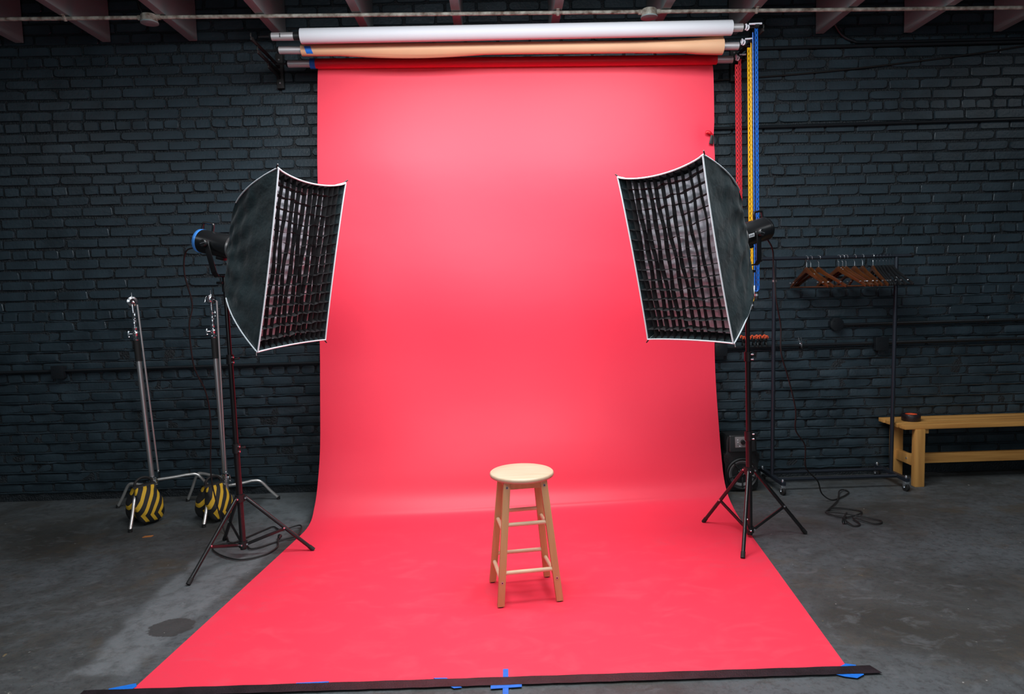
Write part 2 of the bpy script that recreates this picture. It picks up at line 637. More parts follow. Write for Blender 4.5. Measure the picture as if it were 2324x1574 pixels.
def wall_grid():
    xs = np.arange(-XE, XE + 0.001, 0.02)
    zs = np.arange(0.0, ZTOP + 0.001, 0.0187)
    X, Z = np.meshgrid(xs, zs, indexing='ij')
    Yv = YW + 0.003 + 0.006 * (vnoise(X, Z, 0.055, 1) - 0.5) + 0.007 * (vnoise(X, Z, 0.13, 2) - 0.5)
    nx, nz = X.shape
    vs = np.stack([X, Yv, Z], -1).reshape(-1, 3)
    i, j = np.meshgrid(np.arange(nx - 1), np.arange(nz - 1), indexing='ij')
    a = (i * nz + j).ravel()
    fs = np.stack([a, a + nz, a + nz + 1, a + 1], 1)
    # back slab so that the wall has thickness
    b = len(vs)
    ex = np.array([(-XE, YW + .25, 0), (XE, YW + .25, 0), (XE, YW + .25, ZTOP), (-XE, YW + .25, ZTOP)])
    c = [0, (nx - 1) * nz, (nx - 1) * nz + nz - 1, nz - 1]
    side = [(b, b + 1, b + 2, b + 3), (c[0], b, b + 3, c[3]), (c[1], c[2], b + 2, b + 1), (c[3], b + 3, b + 2, c[2])]
    return np.vstack([vs, ex]), fs, side


def fast_mesh(name, vs, quads, extra=()):
    me = bpy.data.meshes.new(name)
    nq = len(quads)
    me.vertices.add(len(vs))
    me.vertices.foreach_set('co', np.ascontiguousarray(vs, dtype=np.float32).ravel())
    allq = np.vstack([quads] + [np.array(extra)]) if len(extra) else np.asarray(quads)
    me.loops.add(allq.size)
    me.loops.foreach_set('vertex_index', allq.astype(np.int32).ravel())
    me.polygons.add(len(allq))
    me.polygons.foreach_set('loop_start', np.arange(0, allq.size, 4, dtype=np.int32))
    me.update(calc_edges=True)
    me.validate()
    return me


vs, fs, side = wall_grid()
me = fast_mesh('wall_back', vs, fs, side)
me.shade_smooth()
me.set_sharp_from_angle(angle=math.radians(60))
me.materials.append(mortar_m)
wall = bpy.data.objects.new('wall_back', me)
COL.objects.link(wall)
structure(wall)
ORG[wall.name] = Vector()


def brick_variant(L, H, seed, flat=False):
    """a worn brick face: rounded outline, bevelled to a slightly smaller front"""
    r = random.Random(seed)
    out = []
    cr = r.uniform(0.006, 0.016)
    for sx, sz in ((1, 1), (-1, 1), (-1, -1), (1, -1)):
        k = cr * r.uniform(0.4, 2.0)
        a = (sx * (L / 2 - k * 1.4), sz * (H / 2 + r.uniform(-.0040, .0020)))
        m_ = (sx * (L / 2 - k * 0.4), sz * (H / 2 - k * 0.35))
        b = (sx * (L / 2 + r.uniform(-.005, .002)), sz * (H / 2 - k))
        seq = [b, m_, a] if sx * sz > 0 else [a, m_, b]
        out += seq
    n = len(out)
    y0 = 0.010
    yf = -(0.0085 + r.uniform(-0.002, 0.003)) if not flat else -(0.002 + r.uniform(-0.002, 0.002))
    tx, tz = r.uniform(-.010, .010), r.uniform(-.02, .02)
    vs = [(x, y0, z) for x, z in out]
    ins = 0.0022 if not flat else 0.005
    vs += [(x * (1 - 2 * ins / L * 0.6), yf * 0.55, z * (1 - 2 * ins / H * 0.45)) for x, z in out]
    vs += [(x * (1 - 2 * ins / L * 1.7), yf + x * tx + z * tz, z * (1 - 2 * ins / H * 1.35)) for x, z in out]
    fs = []
    for lvl in (0, 1):
        for k in range(n):
            fs.append((lvl * n + k, (lvl + 1) * n + k, (lvl + 1) * n + (k + 1) % n, lvl * n + (k + 1) % n))
    fs.append(tuple(2 * n + k for k in range(n - 1, -1, -1)))
    return vs, fs


def variant_mesh(name, vs, fs):
    me = bpy.data.meshes.new(name)
    me.from_pydata(vs, [], fs)
    bm = bmesh.new()
    bm.from_mesh(me)
    bmesh.ops.recalc_face_normals(bm, faces=bm.faces)
    bm.to_mesh(me)
    bm.free()
    # normals of the open shell must face the room (-y)
    if sum(p.normal.y * p.area for p in me.polygons) > 0:
        me.flip_normals()
    me.shade_smooth()
    me.set_sharp_from_angle(angle=math.radians(28))
    me.materials.append(paint)
    return me


HXL = BX / 2
SV = [brick_variant(BX - JT, BZ - JT, 100 + k) for k in range(14)]
HV = [brick_variant(HXL - JT, BZ - JT, 200 + k) for k in range(8)]
SF = [brick_variant(BX - JT, BZ - JT * 1.2, 300 + k, True) for k in range(10)]
HF = [brick_variant(HXL - JT, BZ - JT * 1.2, 400 + k, True) for k in range(6)]
SM = [variant_mesh('brick_stretcher', *v) for v in SV]
HM = [variant_mesh('brick_header', *v) for v in HV]

ncourse = int(ZTOP / BZ) + 1
k0 = round(HEAD0 / BZ)
zoff = HEAD0 - k0 * BZ
bricks = []                      # x, z, header?, worn-flat?
for ci in range(-1, ncourse + 1):
    z = ci * BZ + zoff
    if z < BZ * 0.45 or z > ZTOP - 0.03:
        continue
    header = (ci - k0) % 6 == 0
    step = HXL if header else BX
    off = (ci % 2) * BX / 2 + random.uniform(-0.03, 0.03)
    x = -XE + 0.12 + off
    while x < XE - 0.12:
        worn = z < 1.35 and random.random() < min(1.0, (1.45 - z) * 1.6)
        bricks.append((x + random.uniform(-.003, .003), z + random.uniform(-.002, .002) + 0.006 * math.sin(x * 0.9 + 1.0), header, worn))
        x += step + random.uniform(-0.002, 0.002)


def in_view(x, z):
    if not (-3.72 < x < 3.86 and 0.2 < z < 3.22):
        return False
    return x < -1.33 or x > 1.76


cand = [b for b in bricks if in_view(b[0], b[1]) and not b[3] and not b[2]]
cand.sort(key=lambda b: (b[0] - 0) ** 2 * 0.5 + (b[1] - 2.1) ** 2 * 2.0)
chosen = set(cand[:240])
hc = [b for b in bricks if in_view(b[0], b[1]) and not b[3] and b[2]]
hc.sort(key=lambda b: (b[0]) ** 2 * 0.5 + (b[1] - 2.1) ** 2 * 2.0)
chosen |= set(hc[:58])
FV, FF = [], []
nv = 0
for b in bricks:
    x, z, h, worn = b
    if b in chosen:
        o = bpy.data.objects.new('brick', random.choice(HM if h else SM))
        o.location = (x, YW, z)
        o.rotation_euler = (0, random.uniform(-.012, .012), 0)
        COL.objects.link(o)
        o.parent = wall
        ORG[o.name] = Vector((x, YW, z))
    else:
        v, f = random.choice((HF if h else SF) if worn else (HV if h else SV))
        FV += [(a + x, c + YW, d + z) for a, c, d in v]
        FF += [tuple(i + nv for i in q) for q in f]
        nv += len(v)
fm = variant_mesh('brickwork', FV, FF)
fo = bpy.data.objects.new('brickwork', fm)
COL.objects.link(fo)
fo.parent = wall
fo['kind'] = 'stuff'
# ragged proud mortar ridges where the low bricks have weathered back
mr = MB()
for ci in range(0, 20):
    z = ci * BZ + zoff + BZ / 2
    if z < 0.05 or z > 1.42:
        continue
    xs = np.arange(-5.0, 5.0, 0.016)
    amp = min(1.0, (1.50 - z) / 0.6)
    dep = (0.002 + 0.017 * vnoise(xs, xs * 0 + z, 0.05, 50 + ci) * (vnoise(xs, xs * 0 + z, 0.35, 70 + ci) > 0.33)) * amp
    hh = 0.004 + 0.0045 * vnoise(xs, xs * 0 + z, 0.04, 90 + ci)
    zz = z + 0.006 * np.sin(xs * 0.9 + 1.0) + 0.006 * (vnoise(xs, xs * 0 + z, 0.06, 130 + ci) - 0.5)
    vs, fs = [], []
    for k in range(len(xs)):
        vs += [(xs[k], YW + 0.004, zz[k] + hh[k]), (xs[k], YW - dep[k], zz[k] + hh[k] * 0.5), (xs[k], YW - dep[k] * 0.9, zz[k] - hh[k] * 0.5), (xs[k], YW + 0.004, zz[k] - hh[k])]
    for k in range(len(xs) - 1):
        for q in range(3):
            a = k * 4 + q
            fs.append((a, a + 1, a + 5, a + 4))
    mr.add(vs, fs)
ro = mr.build('mortar_ridges', paint, wall, angle=70)
ro['kind'] = 'stuff'

# ------------------------------------------------------------------ wall fittings
def pipe_run(name, pts, r, m, label, cat='conduit', group=None, n=10, smooth_n=0):
    P = catmull(pts, smooth_n) if smooth_n else pts
    o = MB().tube(P, r, n).build(name, m, loc=pts[0])
    set_tag(o, label, cat, group)
    return o


YC = YW - 0.026
pipe_run('wall_conduit', [(-6.0, YC, .968), (-1.0, YC, .976)], .0115, conduit_m, 'long black conduit pipe low along the brick wall left of the red paper')
t = pipe_run('wall_conduit', [(1.64, YC, .996), (2.73, YC, .998)], .0115, conduit_m, 'black conduit pipe that the orange spring clamps hang over, right of the red paper')
pipe_run('wall_conduit', [(2.85, YC, .998), (6.0, YC, 1.0)], .0115, conduit_m, 'lower black conduit pipe right of the junction box behind the clothes rack post')
pipe_run('wall_conduit', [(2.51, YC, 1.140), (6.0, YC, 1.140)], .0115, conduit_m, 'upper black conduit pipe running right from the octagonal box behind the clothes rack')
pipe_run('wall_conduit', [(1.2, YC, 2.580), (6.0, YC, 2.602)], .0115, conduit_m, 'straight black conduit pipe high on the wall, crossing behind the chains')
pipe_run('wall_conduit', [(1.0, YC, 3.134), (6.0, YC, 3.134)], .012, conduit_m, 'thick black conduit pipe just below the joists, right side, the straight one')
pipe_run('wall_conduit', [(2.40, YC - .03, 3.30), (2.48, YC, 3.214), (2.56, YC, 3.170), (2.68, YC, 3.158), (3.4, YC, 3.156), (6.0, YC, 3.156)], .0105, conduit_m,
         'black conduit pipe under the joists with a bend at its left end', smooth_n=6)
pipe_run('wall_cable', [(1.2, YW - .018, 2.905), (1.873, YW - .018, 2.935), (2.4, YW - .018, 2.965), (2.93, YW - .018, 3.009), (3.4, YW - .018, 3.056), (3.8, YW - .018, 3.106), (4.6, YW - .018, 3.22)], .006, black_rubber,
         'black cable running up at a slant across the upper right bricks', 'cable', smooth_n=6)


def jbox(x, z, w, label, octo=False):
    t = thing('junction_box', label, 'electrical box', (x, YW - .004, z))
    mb = MB()
    if octo:
        pts = [(x + w / 2 * math.cos(math.pi / 8 + k * math.pi / 4) * 1.08, YW - .008, z + w / 2 * math.sin(math.pi / 8 + k * math.pi / 4) * 1.08) for k in range(8)]
        mb.prism(pts, (0, -.046, 0))
    else:
        mb.box((x, YW - .031, z), (w, .046, w * 1.05))
    mb.build('box_body', conduit_m, t, bevel=.004)
    mb = MB()
    if octo:
        pts = [(x + w / 2 * math.cos(math.pi / 8 + k * math.pi / 4) * 1.14, YW - .054, z + w / 2 * math.sin(math.pi / 8 + k * math.pi / 4) * 1.14) for k in range(8)]
        mb.prism(pts, (0, -.004, 0))
    else:
        mb.box((x, YW - .056, z), (w * 1.06, .004, w * 1.11))
    mb.build('cover_plate', conduit_m, t, bevel=.001)
    for dx, dz in ((-.25, .25), (.25, -.25)):
        MB().cyl((x + dx * w, YW - .057, z + dz * w), (x + dx * w, YW - .0605, z + dz * w), .004, n=8).build('screw', conduit_m, t)


jbox(-3.25, .965, .085, 'black square electrical box on the low conduit, left part of the wall')
jbox(1.597, .985, .085, 'black square electrical box at the right edge of the red paper')
jbox(2.79, .993, .090, 'black square electrical box on the lower conduit next to the right rack post')
jbox(2.453, 1.147, .090, 'black octagonal electrical box below the wooden hangers', True)

# ceiling conduit with its boxes and straps
YP = 4.55
pp = MB().tube([(-6, YP, zc(-6) - .016), (-3, YP, zc(-3) - .017), (0, YP - .004, zc(0) - .017), (3, YP, zc(3) - .016), (6, YP, zc(6) - .016)], .0118, 12)
pp.build('ceiling_conduit', pipe_m, loc=(0, YP, zc(0) - .02), tag=('peeling off-white pipe running across under the ceiling joists', 'pipe'))
for x, lab in ((-2.20, 'round cream ceiling box on the pipe at left, with a cord going up'), (1.00, 'round peeling white ceiling box on the pipe above the white paper roll')):
    zt = zc(x)
    t = thing('ceiling_box', lab, 'electrical box', (x, YP, zt - .05))
    MB().lathe([(.047, 0), (.050, .006), (.050, .040), (.046, .046)], (x, YP, zt - .048), n=24).build('box_body', pipe_m, t)
    MB().lathe([(.050, -.006), (.054, -.005), (.054, .002), (.050, .003)], (x, YP, zt - .048), n=24).build('cover_plate', joist_m, t)
    for s in (-1, 1):
        MB().cyl((x + s * .046, YP, zt - .017), (x + s * .070, YP, zt - .017), .016, n=12).build('connector', pipe_m, t)
    if x < 0:
        MB().tube(catmull([(x - .02, YP - .03, zt - .02), (x - .04, YP - .045, zt + .06), (x - .05, YP - .03, zt + .16)], 6), .006, 8).build('cord', black_rubber, t)
for x, lab in ((-2.731, 'cream pipe strap under the second visible joist from the left'), (0.411, 'white pipe strap under the middle joist'), (1.695, 'white pipe strap under the joist above the chains')):
    mb = MB()
    zt = zc(x)
    mb.tube([(x, YP + .03, zt - .002), (x, YP + .017, zt - .006), (x, YP + .013, zt - .018), (x, YP + .007, zt - .029), (x, YP, zt - .032), (x, YP - .007, zt - .029), (x, YP - .013, zt - .018), (x, YP - .017, zt - .006), (x, YP - .03, zt - .002)], .004, 6)
    mb.v = [(x + (p[0] - x) * 2.6, p[1], p[2]) for p in mb.v]
    mb.build('pipe_strap', pipe_m, loc=(x, YP, zt), tag=(lab, 'pipe strap', 'straps holding the ceiling pipe'))

# ------------------------------------------------------------------ paper rolls
def roll_axis(y, x0, z0, x1, z1):
    return V(x0, y, z0), V(x1, y, z1)


def end_gear(t, B, axis, side, chain=False, r=.0245):
    """plug and hook pin at the end of a core tube"""
    MB().cyl(B, B + axis * .012, r * .98, r * .8, 18).build('end_plug', black_plastic, t)
    MB().cyl(B + axis * .012, B + axis * .085, .006, n=10).build('hook_pin', black_metal, t)


def paper_roll(name, label, y, xa, xb, za, zb, r, tubeL, tubeR, m, shape=None):
    t = thing(name, label, 'paper roll', ((xa + xb) / 2, y, (za + zb) / 2 - r), 'backdrop paper rolls')
    A, B = V(xa, y, za), V(xb, y, zb)
    ax = (B - A).normalized()
    lo, hi = A + ax * (tubeL - xa), A + ax * (tubeR - xa)
    MB().cyl(lo, hi, .0245, n=24).build('core_tube', alu, t)
    end_gear(t, lo, -ax, -1)
    end_gear(t, hi, ax, 1)
    L = (B - A).length

    def fn(u, v):
        a = 2 * math.pi * u
        rr = r
        if shape:
            rr += shape(v * L + xa, a)
        p = A + ax * (L * v)
        return p + Vector((0, math.cos(a) * rr, math.sin(a) * rr))
    mb = MB().grid(fn, 48, 110, closed_u=True)
    # end faces: a spiral-wound annulus
    for P in (A, B):
        b = len(mb.v)
        for k in range(48):
            a = 2 * math.pi * k / 48
            mb.v.append(tuple(P + Vector((0, math.cos(a) * .024, math.sin(a) * .024))))
        row = 0 if P is A else 48 * 110
        for k in range(48):
            mb.f.append((row + k, row + (k + 1) % 48, b + (k + 1) % 48, b + k))
    mb.build('paper_winding', m, t, angle=50)
    return t, A, B, ax


# white, top and furthest from the wall
tw, A, B, ax = paper_roll('white_paper_roll', 'top roll of white backdrop paper on silver tube', 4.46, -1.217, 1.503, 3.093, 3.080, .046, -1.399, 1.573, white_paper)
MB().tube([A + ax * (-.125) + V(0, -.0248, 0.012), A + ax * (-.125) + V(0, -.0255, -.012)], .003, 6).build('tube_slot', black_plastic, tw)
MB().cyl(A + ax * (-.045), A + ax * (-.004), .0252, n=20).build('tube_collar', black_plastic, tw)


# tan, crumpled and loose at its right end
def tan_shape(x, a):
    front = max(0.0, math.cos(a - math.pi * 1.12))         # front, slightly low
    g = max(0.0, min(1.0, (x - 0.85) / 0.60))
    g = g * g * (3 - 2 * g)
    crease = math.exp(-((x - 1.18) / 0.09) ** 2) * 0.016 * math.sin(a * 2.0 + 0.7)
    sag = 0.010 * math.exp(-((x + 0.50) / 0.34) ** 2) * max(0.0, math.cos(a - math.pi * 1.5)) ** 6
    return g * (0.008 + 0.026 * front + crease + 0.006 * math.sin(x * 9) * front) + sag


tt, A, B, ax = paper_roll('tan_paper_roll', 'middle roll of tan backdrop paper, creased loose at its right end', 4.57, -1.246, 1.473, 3.047, 3.006, .0375, -1.390, 1.585, tan_paper, tan_shape)


def lip(u, v):
    # the loose outer layer hanging under the roll in a shallow bow
    x = -1.02 + 0.98 * u
    bow = math.sin(math.pi * u)
    p = A + ax * (x - A.x)
    a = math.pi * (1.36 + 0.20 * v)
    rr = .0378 + bow * (.002 + .016 * v)
    return p + Vector((0, math.cos(a) * rr, math.sin(a) * rr))


MB().grid(lip, 30, 4).build('loose_edge', tan_paper, tt, fix=False)


def tan_flap(u, v):
    x = 1.05 + 0.418 * u
    p = A + ax * (x - A.x)
    a = math.pi * (0.60 + 0.42 * v)
    rr = .0378 + (u ** 1.1) * .036 * math.sin(math.pi * min(1, v + .15)) + .007 * math.sin(u * 7 + v * 3) * u
    return p + Vector((0, math.cos(a) * rr, math.sin(a) * rr))


MB().grid(tan_flap, 18, 10).build('loose_flap', tan_paper, tt, fix=False)


def band_patch(t, P, ax, y_r, x0, x1, a0, a1, m, name='blue_tape', skew=0.0):
    def fn(u, v):
        a = a0 + (a1 - a0) * v
        p = P + ax * (x0 + (x1 - x0) * u + skew * v)
        return p + Vector((0, math.cos(a) * y_r, math.sin(a) * y_r))
    return MB().grid(fn, 3, 10).build(name, m, t, fix=False)


band_patch(tt, A, ax, .0383, .024, .066, math.pi * .90, math.pi * 1.30, blue_tape_m, skew=.012)

# red roll and its long sweep of paper, down the wall and out over the floor
tr, A, B, ax = paper_roll('red_backdrop', 'red backdrop paper sweeping from its roll down the wall and across the floor', 4.765, -1.222, 1.503, 3.024, 2.984, .032, -1.395, 1.612, red_roll_m)
tr['category'] = 'backdrop'
tr.pop('group', None)
MB().cyl(A - ax * .024, A + ax * .012, .0335, n=28).build('blue_tape', blue_tape_m, tr)

LEFT = [(-1.20, 4.797, 3.020), (-1.212, 4.799, 2.93), (-1.226, 4.765, 2.50), (-1.236, 4.715, 1.95), (-1.246, 4.662, 1.38), (-1.253, 4.622, .94),
        (-1.259, 4.560, .49), (-1.263, 4.470, .235), (-1.266, 4.375, .095), (-1.268, 4.235, .018), (-1.295, 3.95, .004), (-1.365, 3.22, .004), (-1.44, 2.462, .004)]
RIGHT = [(1.478, 4.797, 2.985), (1.492, 4.799, 2.90), (1.498, 4.803, 2.50), (1.497, 4.806, 1.95), (1.495, 4.806, 1.38), (1.494, 4.792, .94),
         (1.492, 4.722, .49), (1.488, 4.632, .215), (1.486, 4.552, .085), (1.478, 4.415, .016), (1.428, 4.05, .004), (1.345, 3.25, .004), (1.262, 2.448, .004)]
LC, RC = catmull(LEFT, 14), catmull(RIGHT, 14)
NVV = len(LC) - 1


def sheet(u, v):
    i = min(NVV, int(round(v * NVV)))
    p = LC[i].lerp(RC[i], u)
    if p.z < 0.0045:
        p.z = 0.0045
    w = min(1.0, max(0.0, (p.z - 0.02) / 0.4)) * min(1.0, max(0.0, (2.85 - p.z) / 0.5))
    p.y += w * (0.006 * math.sin(u * 5.1 + p.z * 2.2) + 0.005 * math.sin(p.z * 7.0 + u * 2.0) + 0.003 * math.sin(u * 17 + p.z * 3.1))
    p.y -= 0.075 * math.sin(math.pi * u) ** .7 * math.exp(-((p.z - 0.30) / 0.30) ** 2) * min(1.0, max(0.0, (p.z - 0.006) / 0.05))
    # pinch by the spring clip at the right edge
    d = math.hypot((p.x - 1.47) / 0.06, (p.z - 2.47) / 0.07)
    if d < 2:
        p.x -= 0.006 * math.exp(-d * d)
        p.y += 0.008 * math.exp(-d * d)
    return p


MB().grid(sheet, 60, NVV).build('paper_sheet', red_paper, tr, fix=False, angle=60)

# bracket plates with hooks that carry the three rolls
for s, xb_, lab in ((-1, -1.525, 'black steel roll bracket with three hooks at the left ends of the rolls'), (1, 1.700, 'black steel roll bracket with three hooks at the right ends behind the chains')):
    t = thing('roll_bracket', lab, 'bracket', (xb_, YW - .02, 2.93))
    dz = 0 if s < 0 else -.03
    MB().box((xb_, YW - .030, 3.055 + dz), (.05, .03, .24)).build('wall_plate', black_rubber, t, bevel=.003)
    for y, z in ((4.46, 3.094), (4.57, 3.050), (4.765, 3.022)):
        zz = z + (dz * .8 if s > 0 else 0)
        a = MB().bar((xb_, YW - .04, zz - .012), (xb_, y - .02, zz - .012), .010, .022)
        a.build('arm', black_rubber, t, bevel=.002)
        MB().tube(catmull([(xb_, y - .018, zz + .018), (xb_, y - .022, zz - .002), (xb_, y, zz - .012), (xb_, y + .016, zz + .004)], 5), .005, 6).build('hook', black_rubber, t)
    MB().cyl((xb_, YW - .046, 3.13 + dz), (xb_, YW - .050, 3.13 + dz), .006, n=8).build('screw', zinc, t)
    MB().cyl((xb_, YW - .046, 2.97 + dz), (xb_, YW - .050, 2.97 + dz), .006, n=8).build('screw', zinc, t)


# plastic drive chains ---------------------------------------------------------
def strand(name, top, bot, ang, m, parent, pitch=.0305, w=.0205):
    """ladder-like plastic chain: a flat strip of square links"""
    a, b = V(top), V(bot)
    d = (b - a)
    n = int(d.length / pitch)
    z = d.normalized()
    x = Vector((math.cos(ang), math.sin(ang), 0))
    x = (x - z * x.dot(z)).normalized()
    y = z.cross(x)
    mb = MB()
    th = .0022

    def slab(c, sx, sz):
        q = []
        for dz_ in (-1, 1):
            q.append([c + x * (sx / 2 * i) + y * (th * j) + z * (sz / 2 * dz_) for i, j in ((-1, -1), (1, -1), (1, 1), (-1, 1))])
        mb.hexa(q[0], q[1])
    for s in (-1, 1):
        slab(a + d * .5 + x * (s * (w / 2 - .0032)), .0064, d.length)
    for k in range(n + 1):
        slab(a + z * (k * pitch), w * .98, .0145)
    return mb.build(name, m, parent, smooth=False)


def drive_chain(label, m, xs, y, ztop, zlow, ang, bar, name='drive_chain'):
    (x1, x2) = xs
    t = thing(name, label, 'chain', ((x1 + x2) / 2, y, zlow))
    strand('chain_strand', (x1, y - .004, ztop - .055), (x1 + .012, y - .004, zlow + .012), ang[0], m, t)
    strand('chain_strand', (x2, y + .004, ztop), (x2 + .012, y + .004, zlow), ang[1], m, t)
    c = V((x1 + x2) / 2 + .012, y, zlow)
    MB().tube(catmull([c + V(-.011, 0, .02), c + V(-.010, 0, -.002), c + V(0, 0, -.010), c + V(.010, 0, -.002), c + V(.011, 0, .02)], 4), .0045, 6).build('chain_turn', m, t)
    MB().cyl(c + V(0, 0, -.012), c + V(0, 0, -.058), .0125, n=14).build('chain_weight', black_plastic, t)
    MB().cyl(c + V(0, 0, -.026), c + V(0, 0, -.040), .0132, n=14).build('weight_band', zinc, t)
    # drive unit on the tube end
    x0, z0, xr = bar
    MB().torus(V(x0, y, z0 - .004), (1, 0, 0), .015, .005, 18, 8).build('pull_string', white_plastic, t)
    MB().torus(V(x0 + .010, y, z0 - .010), (1, .4, 0), .013, .005, 18, 8).build('pull_string', white_plastic, t)
    MB().cyl((x0 + .016, y - .012, z0 + .008), (xr, y - .012, z0 + .010), .0062, n=10).build('release_bar', white_plastic, t)
    MB().cyl((x2 - .012, y + .002, z0 + .004), (x2 + .012, y + .002, z0 + .004), .019, n=18).build('sprocket', black_plastic, t)
    return t


drive_chain('red plastic drive chain hanging from the lowest roll', chain_red, (1.628, 1.652), 4.735, 2.985, 1.325, (0.1, 0.25), (1.628, 2.990, 1.688))
drive_chain('yellow plastic drive chain hanging from the middle roll', chain_yellow, (1.643, 1.662), 4.545, 3.030, 1.352, (0.15, 0.95), (1.600, 3.026, 1.668))
drive_chain('blue plastic drive chain hanging from the top roll', chain_blue, (1.632, 1.655), 4.44, 3.085, 1.420, (1.0, 0.15), (1.588, 3.080, 1.684))

# red-tipped clip pinching the paper edge
t = thing('spring_clip', 'black spring clip with a red tip pinching the right edge of the red paper', 'clamp', (1.47, 4.79, 2.40))
MB().tube(catmull([(1.482, 4.786, 2.485), (1.462, 4.778, 2.500), (1.446, 4.780, 2.507), (1.434, 4.786, 2.503)], 5), [.008] * 5 + [.011] * 5 + [.012] * 5 + [.009], 10).build('jaw_tip', red_tip, t)
MB().hexa([(1.452, 4.776, 2.428), (1.484, 4.776, 2.424), (1.488, 4.792, 2.424), (1.456, 4.792, 2.428)], [(1.466, 4.776, 2.487), (1.484, 4.776, 2.487), (1.486, 4.792, 2.487), (1.468, 4.792, 2.487)]).build('handle', black_plastic, t, bevel=.004)
MB().hexa([(1.470, 4.806, 2.420), (1.496, 4.806, 2.424), (1.498, 4.820, 2.424), (1.472, 4.820, 2.420)], [(1.474, 4.800, 2.487), (1.490, 4.800, 2.487), (1.490, 4.812, 2.487), (1.474, 4.812, 2.487)]).build('handle', black_plastic, t, bevel=.004)
MB().torus((1.484, 4.796, 2.480), (1, 0, .2), .008, .0025, 12, 6).build('spring', zinc, t)


